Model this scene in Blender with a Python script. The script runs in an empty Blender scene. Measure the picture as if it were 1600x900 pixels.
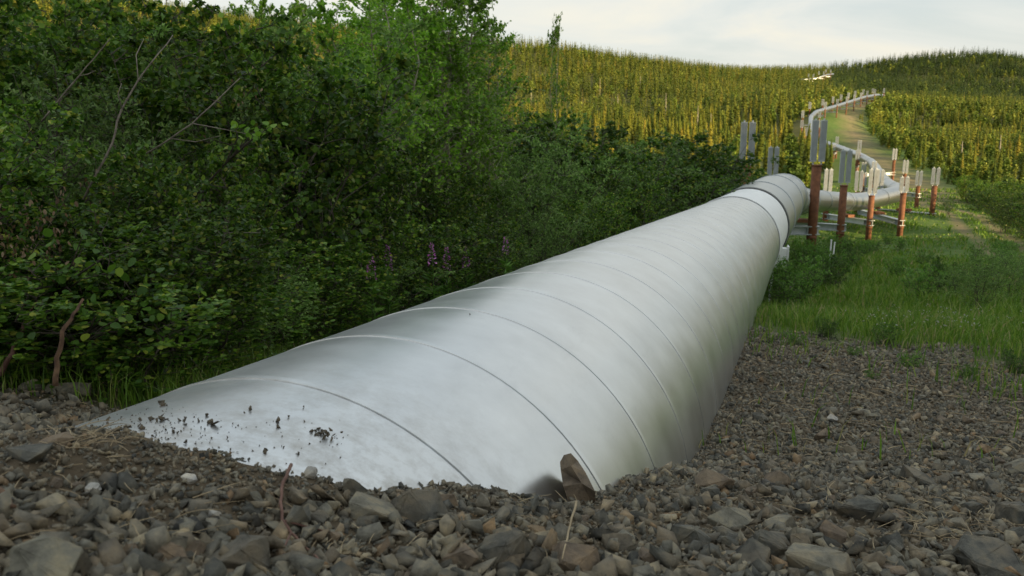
import bpy, bmesh, math, random
import numpy as np
from mathutils import Vector, Matrix
rng = np.random.default_rng(7); random.seed(7)
SC = bpy.context.scene; COL = SC.collection
F = 1300.0; TH = math.radians(11.5)
def ray(px, py):
    x = (px-800)/F; y = (450-py)/F
    return np.array([x, math.cos(TH)+y*math.sin(TH), -math.sin(TH)+y*math.cos(TH)])
def at(px, py, d): return ray(px, py)*d

# ------------------------------------------------------------------ helpers
def mesh(name, v, f, mat, parent=None, smooth=False, loc=None):
    me = bpy.data.meshes.new(name)
    v = np.asarray(v, dtype=np.float32)
    if isinstance(f, np.ndarray):
        n, k = f.shape
        me.vertices.add(len(v)); me.vertices.foreach_set('co', v.ravel())
        me.loops.add(n*k); me.loops.foreach_set('vertex_index', f.astype(np.int32).ravel())
        me.polygons.add(n); me.polygons.foreach_set('loop_start', np.arange(0, n*k, k, dtype=np.int32))
        me.update(calc_edges=True)
    else:
        me.from_pydata([tuple(map(float, p)) for p in v], [], [tuple(map(int, q)) for q in f]); me.update()
    if smooth: me.polygons.foreach_set('use_smooth', np.ones(len(me.polygons), dtype=bool))
    me.validate()
    if mat: me.materials.append(mat)
    o = bpy.data.objects.new(name, me); COL.objects.link(o)
    if parent: o.parent = parent
    if loc is not None: o.location = loc
    return o
def empty(name, loc=(0, 0, 0), rz=0, sc=1):
    o = bpy.data.objects.new(name, None); COL.objects.link(o)
    o.location = loc; o.rotation_euler = (0, 0, rz); o.scale = (sc,)*3; o.empty_display_size = .2
    return o
def tag(o, label=None, cat=None, group=None, kind=None):
    if label: o['label'] = label
    if cat: o['category'] = cat
    if group: o['group'] = group
    if kind: o['kind'] = kind
    return o
def dup(root, loc, rz=0, sc=(1, 1, 1)):
    r = root.copy(); COL.objects.link(r); r.location = loc; r.rotation_euler = (0, 0, rz); r.scale = sc
    for ch in root.children:
        c = ch.copy(); COL.objects.link(c); c.parent = r
    return r
class MB:
    def __init__(s): s.v = []; s.f = []
    def add(s, v, f):
        b = len(s.v); s.v += [tuple(p) for p in v]; s.f += [tuple(i+b for i in q) for q in f]
    def box(s, c, h, R=None):
        c = Vector(c); pts = []
        for i in (-1, 1):
            for j in (-1, 1):
                for k in (-1, 1):
                    p = Vector((i*h[0], j*h[1], k*h[2]))
                    if R is not None: p = R @ p
                    pts.append(c+p)
        s.add(pts, [(0, 1, 3, 2), (4, 6, 7, 5), (0, 4, 5, 1), (2, 3, 7, 6), (0, 2, 6, 4), (1, 5, 7, 3)])
    def tube(s, pts, rad, n=8, caps=True):
        v, f = tube(pts, rad, n, caps); s.add(v, f)
    def build(s, name, mat, parent=None, smooth=False): return mesh(name, s.v, s.f, mat, parent, smooth)
def tube(pts, rad, n=8, caps=True):
    pts = [Vector(p) for p in pts]
    if not hasattr(rad, '__len__'): rad = [rad]*len(pts)
    v = []; f = []; prev = None
    for i, p in enumerate(pts):
        d = (pts[min(i+1, len(pts)-1)]-pts[max(i-1, 0)]).normalized()
        if prev is None:
            a = Vector((0, 0, 1)) if abs(d.z) < .9 else Vector((1, 0, 0))
            u = d.cross(a).normalized()
        else: u = (prev-d*prev.dot(d)).normalized()
        prev = u; w = d.cross(u)
        for k in range(n):
            t = 2*math.pi*k/n; v.append(p+(u*math.cos(t)+w*math.sin(t))*rad[i])
    for i in range(len(pts)-1):
        for k in range(n):
            f.append((i*n+k, i*n+(k+1) % n, (i+1)*n+(k+1) % n, (i+1)*n+k))
    if caps:
        f.append(tuple(range(n-1, -1, -1))); f.append(tuple((len(pts)-1)*n+k for k in range(n)))
    return v, f

# ------------------------------------------------------------------ materials
def mat(name):
    m = bpy.data.materials.new(name); m.use_nodes = True
    nt = m.node_tree; b = nt.nodes['Principled BSDF']
    return m, nt, b
def N(nt, t, **k):
    n = nt.nodes.new(t)
    for a, b in k.items():
        if a.startswith('_'): setattr(n, a[1:], b)
        else: n.inputs[a.replace('_', ' ')].default_value = b
    return n
def ramp(nt, src, stops):
    r = nt.nodes.new('ShaderNodeValToRGB'); e = r.color_ramp.elements
    while len(e) < len(stops): e.new(.5)
    for i, (p, c) in enumerate(stops):
        e[i].position = p; e[i].color = (*c, 1) if len(c) == 3 else c
    nt.links.new(src, r.inputs[0]); return r.outputs[0]
def noise(nt, scale, detail=4, rough=.55, vec=None, dist=0):
    n = N(nt, 'ShaderNodeTexNoise', Scale=scale, Detail=detail, Roughness=rough, Distortion=dist)
    if vec is None:
        g = nt.nodes.new('ShaderNodeNewGeometry'); vec = g.outputs['Position']
    nt.links.new(vec, n.inputs['Vector']); return n.outputs[0]
def mixc(nt, fac, a, b, mode='MIX'):
    m = nt.nodes.new('ShaderNodeMix'); m.data_type = 'RGBA'; m.blend_type = mode
    for s, i in ((fac, 0), (a, 6), (b, 7)):
        if isinstance(s, (int, float)): m.inputs[i].default_value = s
        elif isinstance(s, tuple): m.inputs[i].default_value = (*s, 1)
        else: nt.links.new(s, m.inputs[i])
    return m.outputs[2]
def bump(nt, b, h, strength, dist):
    n = N(nt, 'ShaderNodeBump', Strength=strength, Distance=dist)
    nt.links.new(h, n.inputs['Height']); nt.links.new(n.outputs[0], b.inputs['Normal']); return n
def leafmat(name, stops, trans=.42, rough=.42, objvar=.4):
    m, nt, b = mat(name)
    g = nt.nodes.new('ShaderNodeNewGeometry')
    c = ramp(nt, g.outputs['Random Per Island'], stops)
    oi = nt.nodes.new('ShaderNodeObjectInfo')
    hs = N(nt, 'ShaderNodeHueSaturation'); nt.links.new(c, hs.inputs['Color'])
    mr = N(nt, 'ShaderNodeMapRange'); nt.links.new(oi.outputs['Random'], mr.inputs[0])
    mr.inputs[3].default_value = 1-objvar; mr.inputs[4].default_value = 1+objvar
    nt.links.new(mr.outputs[0], hs.inputs['Value'])
    nt.links.new(hs.outputs[0], b.inputs['Base Color'])
    b.inputs['Roughness'].default_value = rough
    b.inputs['Specular IOR Level'].default_value = .28
    tr = nt.nodes.new('ShaderNodeBsdfTranslucent'); nt.links.new(hs.outputs[0], tr.inputs[0])
    mx = nt.nodes.new('ShaderNodeMixShader'); mx.inputs[0].default_value = trans
    out = nt.nodes['Material Output']
    nt.links.new(b.outputs[0], mx.inputs[1]); nt.links.new(tr.outputs[0], mx.inputs[2]); nt.links.new(mx.outputs[0], out.inputs[0])
    return m
M = {}
M['alder'] = leafmat('alder_leaf', [(0, (.032, .085, .010)), (.5, (.08, .175, .017)), (.88, (.18, .30, .03)), (1, (.36, .38, .06))])
M['birch'] = leafmat('birch_leaf', [(0, (.12, .27, .02)), (.6, (.23, .46, .035)), (1, (.40, .60, .08))])
M['willow'] = leafmat('willow_leaf', [(0, (.09, .18, .035)), (.6, (.17, .30, .06)), (1, (.30, .43, .12))])
M['dryleaf'] = leafmat('dead_leaf', [(0, (.06, .035, .016)), (.7, (.17, .11, .06)), (1, (.30, .22, .14))])
M['herb'] = leafmat('herb_leaf', [(0, (.07, .17, .02)), (.6, (.12, .26, .035)), (1, (.22, .34, .07))])
M['grass'] = leafmat('grass_blade', [(0, (.07, .145, .015)), (.6, (.13, .235, .024)), (.84, (.21, .29, .045)), (.93, (.25, .25, .09)), (1, (.36, .30, .15))], .35)
M['petal'] = leafmat('fireweed_petal', [(0, (.42, .09, .38)), (1, (.72, .30, .66))], .4)
M['whitepetal'] = leafmat('white_petal', [(0, (.5, .5, .42)), (1, (.75, .75, .68))], .4)
def treemat(name, stops):
    m = leafmat(name, stops, .25, .7, .0); nt = m.node_tree
    r_ = [n_ for n_ in nt.nodes if n_.type == 'VALTORGB'][0]; hs = [n_ for n_ in nt.nodes if n_.type == 'HUE_SAT'][0]
    a = nt.nodes.new('ShaderNodeAttribute'); a.attribute_name = 'tint'; oi = nt.nodes.new('ShaderNodeObjectInfo'); g = nt.nodes.new('ShaderNodeNewGeometry')
    ad = nt.nodes.new('ShaderNodeMath'); ad.operation = 'ADD'; nt.links.new(a.outputs['Fac'], ad.inputs[0]); nt.links.new(oi.outputs['Random'], ad.inputs[1])
    fr = nt.nodes.new('ShaderNodeMath'); fr.operation = 'FRACT'; nt.links.new(ad.outputs[0], fr.inputs[0]); nt.links.new(fr.outputs[0], r_.inputs[0])
    mr = N(nt, 'ShaderNodeMapRange'); mr.inputs[3].default_value = .7; mr.inputs[4].default_value = 1.3
    nt.links.new(g.outputs['Random Per Island'], mr.inputs[0]); nt.links.new(mr.outputs[0], hs.inputs['Value'])
    return m
M['spruce'] = treemat('spruce_needle', [(0, (.06, .095, .012)), (.3, (.12, .155, .018)), (.65, (.20, .215, .024)), (.9, (.27, .255, .03)), (1, (.33, .27, .04))])
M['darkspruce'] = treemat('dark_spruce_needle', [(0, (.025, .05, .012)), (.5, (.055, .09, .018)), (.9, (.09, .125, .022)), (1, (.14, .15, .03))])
M['aspen'] = treemat('aspen_leaf', [(0, (.07, .12, .018)), (.5, (.14, .20, .025)), (1, (.25, .27, .04))])
def bark(name, a, b_, sc=30):
    m, nt, b = mat(name); n = noise(nt, sc, 5)
    nt.links.new(ramp(nt, n, [(.35, a), (.65, b_)]), b.inputs['Base Color']); b.inputs['Roughness'].default_value = .85
    bump(nt, b, n, .6, .01); return m
M['bark'] = bark('grey_bark', (.035, .028, .02), (.10, .08, .06))
M['paletwig'] = bark('weathered_twig', (.11, .09, .07), (.26, .22, .18))
M['birchbark'] = bark('birch_bark', (.18, .15, .10), (.42, .38, .30), 14)
M['redbark'] = bark('reddish_bark', (.05, .022, .014), (.17, .10, .05))
M['straw'] = bark('straw', (.22, .16, .09), (.45, .36, .22), 9)
M['redtwig'] = bark('red_twig', (.09, .04, .028), (.20, .11, .08), 20)

def rockmat(name, stops, speck=True, sc=30):
    m, nt, b = mat(name)
    g = nt.nodes.new('ShaderNodeNewGeometry'); tc = nt.nodes.new('ShaderNodeTexCoord')
    c = ramp(nt, g.outputs['Random Per Island'], stops)
    n1 = noise(nt, sc, 8, .65); n2 = noise(nt, sc*4.5, 5, .7)
    k = ramp(nt, n1, [(.3, (.42, .41, .40)), (.48, (.9, .9, .9)), (.7, (1.65, 1.5, 1.25))])
    c2 = mixc(nt, 1.0, c, k, 'MULTIPLY')
    d = ramp(nt, n2, [(.42, (0, 0, 0)), (.62, (1, 1, 1))])
    # fine dust lying in patches on the stones
    c3 = mixc(nt, ramp(nt, noise(nt, sc*.5, 3), [(.45, (0, 0, 0)), (.7, (.6, .6, .6))]), c2, (.19, .15, .10))
    nt.links.new(c3, b.inputs['Base Color']); b.inputs['Roughness'].default_value = .72
    b.inputs['Specular IOR Level'].default_value = .35
    ad = nt.nodes.new('ShaderNodeMath'); ad.operation = 'ADD'
    nt.links.new(n1, ad.inputs[0]); nt.links.new(n2, ad.inputs[1])
    bump(nt, b, ad.outputs[0], .8, .0035)
    return m
ST = [(0, (.06, .06, .052)), (.3, (.13, .125, .10)), (.55, (.23, .215, .165)), (.78, (.155, .125, .085)), (.92, (.34, .30, .21)), (1, (.24, .15, .075))]
M['stone'] = rockmat('crushed_rock', ST, sc=34)
M['paleslab'] = rockmat('pale_olive_rock', [(0, (.17, .16, .12)), (1, (.23, .21, .16))])
M['greyrock'] = rockmat('dark_grey_rock', [(0, (.095, .095, .08)), (1, (.115, .11, .09))])
M['brownrock'] = rockmat('brown_rock', [(0, (.15, .115, .08)), (1, (.17, .13, .09))])
M['quartz'] = rockmat('white_quartz', [(0, (.42, .41, .38)), (1, (.55, .54, .50))])
M['clod'] = rockmat('dry_soil_clod', [(0, (.07, .06, .04)), (1, (.13, .105, .07))], sc=120)

def metal(name, base, rough, dirt=True, mott=.08):
    m, nt, b = mat(name)
    n1 = noise(nt, 5, 7, .62); n2 = noise(nt, 260, 2, .5)
    tc = nt.nodes.new('ShaderNodeNewGeometry')
    mp = N(nt, 'ShaderNodeMapping'); mp.inputs['Scale'].default_value = (1.1, 1.1, 6)
    nt.links.new(tc.outputs['Position'], mp.inputs['Vector'])
    st = noise(nt, 3, 6, .7, mp.outputs[0])
    c = ramp(nt, n1, [(.3, tuple(x*(1-mott*1.7) for x in base)), (.6, base), (.8, tuple(min(1, x*(1+mott)) for x in base))])
    if dirt:
        smut = ramp(nt, st, [(.58, (0, 0, 0)), (.76, (.3, .3, .3))])
        c = mixc(nt, smut, c, tuple(x*.66 for x in base))
    mtl = None
    if name == 'galvanised_jacket':            # soil dust lying on the last half metre before the pipe dips into the gravel
        sb_ = nt.nodes.new('ShaderNodeVectorMath'); sb_.operation = 'SUBTRACT'; nt.links.new(tc.outputs['Position'], sb_.inputs[0]); sb_.inputs[1].default_value = (-.9657, .2753, -1.1359)
        dt = nt.nodes.new('ShaderNodeVectorMath'); dt.operation = 'DOT_PRODUCT'; nt.links.new(sb_.outputs[0], dt.inputs[0]); dt.inputs[1].default_value = (.3318, .9418, -.0538)
        mr = N(nt, 'ShaderNodeMapRange'); nt.links.new(dt.outputs['Value'], mr.inputs[0]); mr.inputs[1].default_value = 1.75; mr.inputs[2].default_value = 1.0
        dn = ramp(nt, noise(nt, 16, 7, .75), [(.42, (0, 0, 0)), (.66, (1, 1, 1))])
        mu = nt.nodes.new('ShaderNodeMath'); mu.operation = 'MULTIPLY'; nt.links.new(mr.outputs[0], mu.inputs[0]); nt.links.new(dn, mu.inputs[1]); mu.use_clamp = True
        mu2 = nt.nodes.new('ShaderNodeMath'); mu2.operation = 'MULTIPLY'; nt.links.new(mu.outputs[0], mu2.inputs[0]); mu2.inputs[1].default_value = .7
        c = mixc(nt, mu2.outputs[0], c, (.23, .20, .15)); mtl = nt.nodes.new('ShaderNodeMath'); mtl.operation = 'SUBTRACT'; mtl.inputs[0].default_value = 1; nt.links.new(mu2.outputs[0], mtl.inputs[1])
    nt.links.new(c, b.inputs['Base Color']); b.inputs['Metallic'].default_value = 1.0 if dirt else .9
    if mtl: nt.links.new(mtl.outputs[0], b.inputs['Metallic'])
    r = ramp(nt, n1, [(.3, (rough-.015,)*3), (.7, (rough+.03,)*3)]); nt.links.new(r, b.inputs['Roughness'])
    big = noise(nt, 1.3, 2, .4)
    ad = nt.nodes.new('ShaderNodeMath'); ad.operation = 'MULTIPLY_ADD'; ad.inputs[1].default_value = .012
    nt.links.new(n2, ad.inputs[0]); nt.links.new(big, ad.inputs[2])
    bump(nt, b, ad.outputs[0], .09, .012)
    return m
M['jacket'] = metal('galvanised_jacket', (.70, .715, .72), .32)
M['jacket2'] = metal('weathered_jacket', (.46, .48, .48), .34)
M['galv'] = metal('galvanised_steel', (.55, .58, .60), .5, False)
def plain(name, c, r=.6, metallic=0, sc=8, var=.25, bs=.3):
    m, nt, b = mat(name); n = noise(nt, sc, 6, .6)
    nt.links.new(ramp(nt, n, [(.3, tuple(x*(1-var) for x in c)), (.7, tuple(min(1, x*(1+var*.5)) for x in c))]), b.inputs['Base Color'])
    b.inputs['Roughness'].default_value = r; b.inputs['Metallic'].default_value = metallic
    bump(nt, b, n, bs, .004); return m
M['white'] = plain('white_paint', (.86, .87, .86), .45, var=.1)
M['fin'] = plain('aluminium_fin', (.50, .53, .55), .5, .35, 5, .15)
M['rust'] = plain('rusty_steel', (.19, .075, .033), .85, 0, 6, .5, .6)
M['dark'] = plain('dark_rubber', (.03, .03, .03), .7)

# ------------------------------------------------------------------ pipeline route
V = ray(1262, 262); V /= np.linalg.norm(V)
A0 = np.array([-0.9657, 0.2753, -1.1359])
R1 = .686; R2 = .56
near_pts = [A0+V*s for s in (-1.2, 13.2)]
route_px = [(1189, 335, 18.2, R1), (1222, 306, 24, .66), (1240, 314, 31, R2), (1264, 314, 42, R2), (1295, 314, 49, R2), (1345, 316, 53.5, R2),
            (1407, 302, 57.5, R2), (1384, 289, 67, R2), (1377, 278, 82, R2), (1363, 256, 104, R2), (1345, 245, 121, R2), (1305, 229, 150, R2), (1266, 216, 178, R2), (1267, 183, 206, R2),
            (1275, 175.5, 212, R2), (1305, 167, 232, R2), (1350, 152.5, 285, R2), (1369, 149, 300, R2), (1380, 149.5, 312, R2)]
RP = [(p, R1) for p in near_pts]+[(at(a, b, c), r) for a, b, c, r in route_px]
RIDGE = [(at(a, b, c), R2*1.15) for a, b, c in ((1250, 125, 548), (1262, 124, 552), (1274, 123, 556), (1291, 117.5, 556), (1302, 116, 585))]
def rounded(P, cut=2.2, n=7):
    out = [(P[0][0], P[0][1])]
    for i in range(1, len(P)-1):
        a, b, c = (P[i-1][0], P[i][0], P[i+1][0]); r = P[i][1]
        la = np.linalg.norm(a-b); lc = np.linalg.norm(c-b); k = min(cut, .4*la, .4*lc)
        p = b+(a-b)/la*k; q = b+(c-b)/lc*k
        for t in np.linspace(0, 1, n): out.append(((1-t)**2*p+2*t*(1-t)*b+t*t*q, r))
    out.append((P[-1][0], P[-1][1])); return out
AX = rounded(RP)
# dense polyline of the axis for queries
dense = []
for (a, ra), (b, rb) in zip(AX[:-1], AX[1:]):
    L = np.linalg.norm(b-a); n = max(1, int(L/.5))
    for t in np.arange(n)/n: dense.append(np.append(a+(b-a)*t, ra+(rb-ra)*t))
dense.append(np.append(*AX[-1])); dense = np.array(dense)
cum = np.concatenate([[0], np.cumsum(np.linalg.norm(np.diff(dense[:, :3], axis=0), axis=1))])

# ------------------------------------------------------------------ terrain
def on_pipe(px, py):
    d = ray(px, py); d = d/np.linalg.norm(d); dp = d-V*(d@V); Ap = A0-V*(A0@V); aa = dp@dp; b_ = -2*dp@Ap; cc = Ap@Ap-R1*R1; D = b_*b_-4*aa*cc
    if D < 0: return None
    return d*((-b_-math.sqrt(D))/2/aa)
CP = []
for q in ((85, 672), (110, 672), (150, 682), (180, 694), (200, 714), (240, 714), (256, 692), (340, 694), (400, 714), (470, 739), (560, 754), (650, 759), (760, 779), (860, 779), (900, 760), (975, 754), (1030, 740), (1085, 717)):
    p = on_pipe(*q)
    if p is None: continue
    CP.append(tuple(p-np.array([0, 0, .003])))
    if q[0] < 900:
        p = on_pipe(q[0]-4, q[1]+46)
        if p is not None: CP.append(tuple(p+np.array([0, 0, .03])))
CP += [(.84, 3.35, -1.29), (1.16, 4.25, -1.39), (1.68, 5.73, -1.5), (1.5, 1.5, -.9), (.6, 1.0, -.70), (0, .7, -.56), (-.8, .7, -.40), (-1.0, 1.35, -.56), (-.95, 1.1, -.47), (-1.25, 1.6, -.62), (-1.5, 1.2, -.5), (-1.02, 1.8, -.72), (-1.6, 2.6, -.85), (-1.2, 2.35, -.85), (-.55, 1.6, -.75), (-.78, 1.72, -.76), (-.3, 2.16, -1.0), (.03, 3.1, -1.25), (-.62, 2.4, -1.0),
      (3, 2, -1.1), (3, 4, -1.36), (4, 6, -1.62), (2.5, 7, -1.68), (6, 8, -1.95), (0, -1, -.35), (-3, 2, -.62), (-4, 4, -1.0), (-.9, 3.4, -1.15), (-.3, 5, -1.5),
      (-2, 8, -1.8), (0, 10, -2.2), (-6, 12, -2.3), (0, 14, -2.8), (3, 14, -3.0), (6, 13, -2.8), (10, 14, -3.05), (2, 25, -4.1), (-15, 25, -3.6), (-20, 60, -6.5), (-40, 60, -5),
      (0, -4, .1), (-10, -10, .8), (0, -15, 1.5), (-12, 0, -.2), (-60, 0, 4), (10, -10, .8), (10, 0, -.7), (14, 8, -1.6), (-60, -60, 8), (12, 22, -4.1)]
CPX = [(1266, 400, 31), (1310, 396, 40), (1353, 386, 50), (1406, 372, 48), (1457, 338, 57), (1545, 375, 45), (1600, 405, 38), (1600, 500, 14.5), (1400, 450, 18), (1400, 520, 10.5),
       (1500, 326, 72), (1430, 297, 88), (1400, 265, 120), (1345, 228, 170), (1315, 203, 215), (1318, 184, 245), (1345, 165, 292), (1400, 215, 220), (1420, 163, 335), (1500, 165, 340), (1600, 176, 330),
       (1500, 285, 110), (1600, 330, 72), (1600, 262, 140), (1500, 225, 200), (1600, 212, 225), (1800, 300, 80), (1800, 180, 300), (1420, 168, 430), (1600, 176, 430), (1800, 180, 430), (1400, 138, 600), (1600, 135, 600), (1400, 103, 745), (1500, 86, 765),
       (1600, 97, 765), (1750, 135, 765), (1340, 122, 690), (1300, 126, 640), (1200, 205, 230), (1200, 162, 380), (1200, 131, 560), (1240, 137, 540), (1250, 131, 546), (1270, 129, 549), (1290, 123.5, 552), (1300, 150, 430), (1000, 232, 170), (1000, 172, 300), (1000, 104, 520), (850, 252, 140), (850, 180, 280), (850, 82, 490),
       (600, 205, 200), (600, 125, 330), (600, 62, 460), (300, 205, 160), (300, 90, 330), (300, 32, 430), (0, 205, 120), (0, 70, 300), (0, -30, 400), (-300, -60, 400), (1150, 292, 60), (1100, 305, 70), (1200, 252, 120), (1100, 262, 110), (950, 300, 75), (1100, 115, 540)]
CP += [tuple(at(*c)) for c in CPX]
for s in np.arange(20, cum[-1], 9.0):                      # the ground keeps about 2.2 m under the raised pipe
    i = np.searchsorted(cum, s); p = dense[min(i, len(dense)-1)]
    drop = 1.55+.8*min(1, max(0, (s-18)/14))
    if not 50 < s < 75: CP.append((p[0], p[1], p[2]-drop))
SD = np.array([.8, -.6])                                   # horizontal direction towards the sun
for c in (-60, -35, -10, 15, 32):                          # the hill behind and to the right that keeps the near meadow in shade
    for t, z in ((45, 1.5), (75, 14.5), (120, 18)):
        q = np.array([.6, .8])*c+SD*t; CP.append((q[0], q[1], z))
for c, z in ((43, 14), (50, 12), (57, 0), (63, -4), (75, -5)):
    q = np.array([.6, .8])*c+SD*75; CP.append((q[0], q[1], z))
q = np.array([.6, .8])*75+SD*150; CP.append((q[0], q[1], -4))
for a in np.linspace(0, 2*math.pi, 14, endpoint=False):
    x, y = 1300*math.sin(a), 1300*math.cos(a); CP.append((x, y, 12 if y > 0 else 0))
CP = np.array(CP)
# drop control points that almost coincide
keep = []
for i in range(len(CP)):
    if all(np.hypot(*(CP[i, :2]-CP[j, :2])) > .12+.02*np.hypot(*CP[i, :2]) for j in keep): keep.append(i)
CP = CP[keep]
def kern(d2): return np.sqrt(d2+.04)
n = len(CP); Dm = ((CP[:, None, :2]-CP[None, :, :2])**2).sum(-1)
Km = np.zeros((n+3, n+3)); Km[:n, :n] = kern(Dm); Km[:n, n] = 1; Km[:n, n+1:] = CP[:, :2]; Km[n, :n] = 1; Km[n+1:, :n] = CP[:, :2].T
W = np.linalg.solve(Km, np.concatenate([CP[:, 2], [0, 0, 0]]))
def _h(x, y):
    out = np.zeros_like(x)
    for i in range(n): out += W[i]*kern((x-CP[i, 0])**2+(y-CP[i, 1])**2)
    return out+W[n]+W[n+1]*x+W[n+2]*y
def vnoise(x, y, s, seed=0):
    x = x/s; y = y/s; xi = np.floor(x).astype(np.int64); yi = np.floor(y).astype(np.int64); fx = x-xi; fy = y-yi
    def hsh(a, b):
        v = (a*374761393+b*668265263+seed*974711) & 0xffffffff; v = ((v ^ (v >> 13))*1274126177) & 0xffffffff
        return ((v ^ (v >> 16)) & 0xffff)/65535.0
    fx = fx*fx*(3-2*fx); fy = fy*fy*(3-2*fy)
    return (hsh(xi, yi)*(1-fx)+hsh(xi+1, yi)*fx)*(1-fy)+(hsh(xi, yi+1)*(1-fx)+hsh(xi+1, yi+1)*fx)*fy-.5
def H(x, y):
    x = np.atleast_1d(np.asarray(x, float)); y = np.atleast_1d(np.asarray(y, float))
    r = np.hypot(x, y)
    z = _h(x, y)
    z += vnoise(x, y, .35, 1)*.035*np.clip(1.3-r/10, 0, 1)+vnoise(x, y, .11, 2)*.018*np.clip(1.2-r/6, 0, 1)+vnoise(x, y, .04, 5)*.010*np.clip(1.2-r/4, 0, 1)
    z += vnoise(x, y, 2.2, 3)*.16*np.clip((r-6)/20, 0, 1)+vnoise(x, y, 30, 4)*2.2*np.clip((r-100)/250, 0, 1)
    return z
def h1(x, y): return float(H(x, y)[0])
def ground_at(px, py):
    d = ray(px, py); t = np.concatenate([np.arange(.5, 12, .01), np.arange(12, 900, .5)])
    P = d[None]*t[:, None]; z = H(P[:, 0], P[:, 1]); k = np.argmax(P[:, 2] < z)
    return P[k]
def pipe_dist(x, y):
    m = dense[:520]; out = np.full(x.shape, 1e9)
    for p in m[::3]: out = np.minimum(out, np.hypot(x-p[0], y-p[1]))
    return out
def project(P):
    P = np.asarray(P); dep = P[..., 1]*math.cos(TH)-P[..., 2]*math.sin(TH); up = P[..., 1]*math.sin(TH)+P[..., 2]*math.cos(TH)
    return 800+F*P[..., 0]/dep, 450-F*up/dep, dep
TRACK = np.array([at(*p)[:2] for p in ((1750, 470, 24), (1600, 405, 37), (1545, 372, 47), (1500, 335, 62), (1452, 303, 82), (1412, 272, 118), (1360, 235, 160), (1332, 208, 205), (1328, 186, 240), (1352, 167, 285), (1376, 158, 312))])
def track_dist(x, y):
    out = np.full(x.shape, 1e9)
    for a, b in zip(TRACK[:-1], TRACK[1:]):
        ab = b-a; t = np.clip(((x-a[0])*ab[0]+(y-a[1])*ab[1])/(ab@ab), 0, 1)
        out = np.minimum(out, np.hypot(x-a[0]-t*ab[0], y-a[1]-t*ab[1]))
    return out
# where the gravel ends and the grass begins (a line running across, right of the pipe)
def grassy(x, y):
    edge = np.maximum(3.6, 5.5-1.0*(x-1.7))+vnoise(x, y, 1.1, 8)*1.2+vnoise(x, y, .3, 9)*.6
    g = np.clip((y-edge)/1.8, 0, 1)
    left = (x < -1.02+.352*(y-.3)).astype(float)
    el = np.clip((y-2.35-.2*vnoise(x, y, .5, 8))/.4, 0, 1)
    return np.where(left > 0, el, g)
ang = np.concatenate([np.radians(np.linspace(-50, 50, 620)), np.radians(np.linspace(50, 310, 90))[1:-1]])
rr = np.concatenate([[0.02, .2], np.geomspace(.35, 12, 300), np.geomspace(12, 1500, 190)[1:]])
AA, RR = np.meshgrid(ang, rr, indexing='ij'); gx = RR*np.sin(AA); gy = RR*np.cos(AA)
gz = H(gx.ravel(), gy.ravel()).reshape(gx.shape)
na, nr = gx.shape; idx = np.arange(na*nr).reshape(na, nr)
i2 = np.roll(idx, -1, axis=0)
fc = np.stack([idx[:, :-1], i2[:, :-1], i2[:, 1:], idx[:, 1:]], -1)[:, :, ::-1].reshape(-1, 4)
m, nt, b = mat('ground_cover')
at_ = nt.nodes.new('ShaderNodeAttribute'); at_.attribute_name = 'cover'
sep = nt.nodes.new('ShaderNodeSeparateColor'); nt.links.new(at_.outputs['Color'], sep.inputs[0])
soil = ramp(nt, noise(nt, 9, 8, .7), [(.3, (.07, .054, .034)), (.5, (.13, .10, .065)), (.75, (.19, .155, .105))])
grs = ramp(nt, noise(nt, 1.2, 7, .65), [(.3, (.05, .09, .018)), (.55, (.09, .15, .03)), (.8, (.17, .18, .07))])
trk = ramp(nt, noise(nt, .7, 7, .7), [(.3, (.16, .13, .07)), (.7, (.30, .23, .13))])
duf = ramp(nt, noise(nt, .35, 7, .7), [(.3, (.05, .06, .02)), (.7, (.11, .11, .035))])
c = mixc(nt, sep.outputs[0], soil, grs); c = mixc(nt, sep.outputs[2], c, duf); c = mixc(nt, sep.outputs[1], c, trk)
nt.links.new(c, b.inputs['Base Color']); b.inputs['Roughness'].default_value = .95; b.inputs['Specular IOR Level'].default_value = .15
bump(nt, b, noise(nt, 60, 8, .75), .9, .012)
ground = mesh('ground', np.stack([gx.ravel(), gy.ravel(), gz.ravel()], -1), fc, m, smooth=True)
td = track_dist(gx.ravel(), gy.ravel()); rF = np.hypot(gx.ravel(), gy.ravel())
rut = np.where(rF < 90, np.exp(-((td-.9)/.42)**2)*.8, 0)+np.where(rF >= 90, np.clip(1-td/5, 0, 1)*.8, 0)
rut = np.clip(rut+vnoise(gx.ravel(), gy.ravel(), 4, 31)*.5*(rut > .05), 0, 1)
cov = np.zeros((na*nr, 4), np.float32); cov[:, 0] = grassy(gx.ravel(), gy.ravel()); cov[:, 1] = rut; cov[:, 2] = np.clip((rF-95)/40, 0, 1)*np.clip((td-7)/5, 0, 1); cov[:, 3] = 1
ca = ground.data.color_attributes.new('cover', 'FLOAT_COLOR', 'POINT'); ca.data.foreach_set('color', cov.ravel())
tag(ground, kind='structure')

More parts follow.
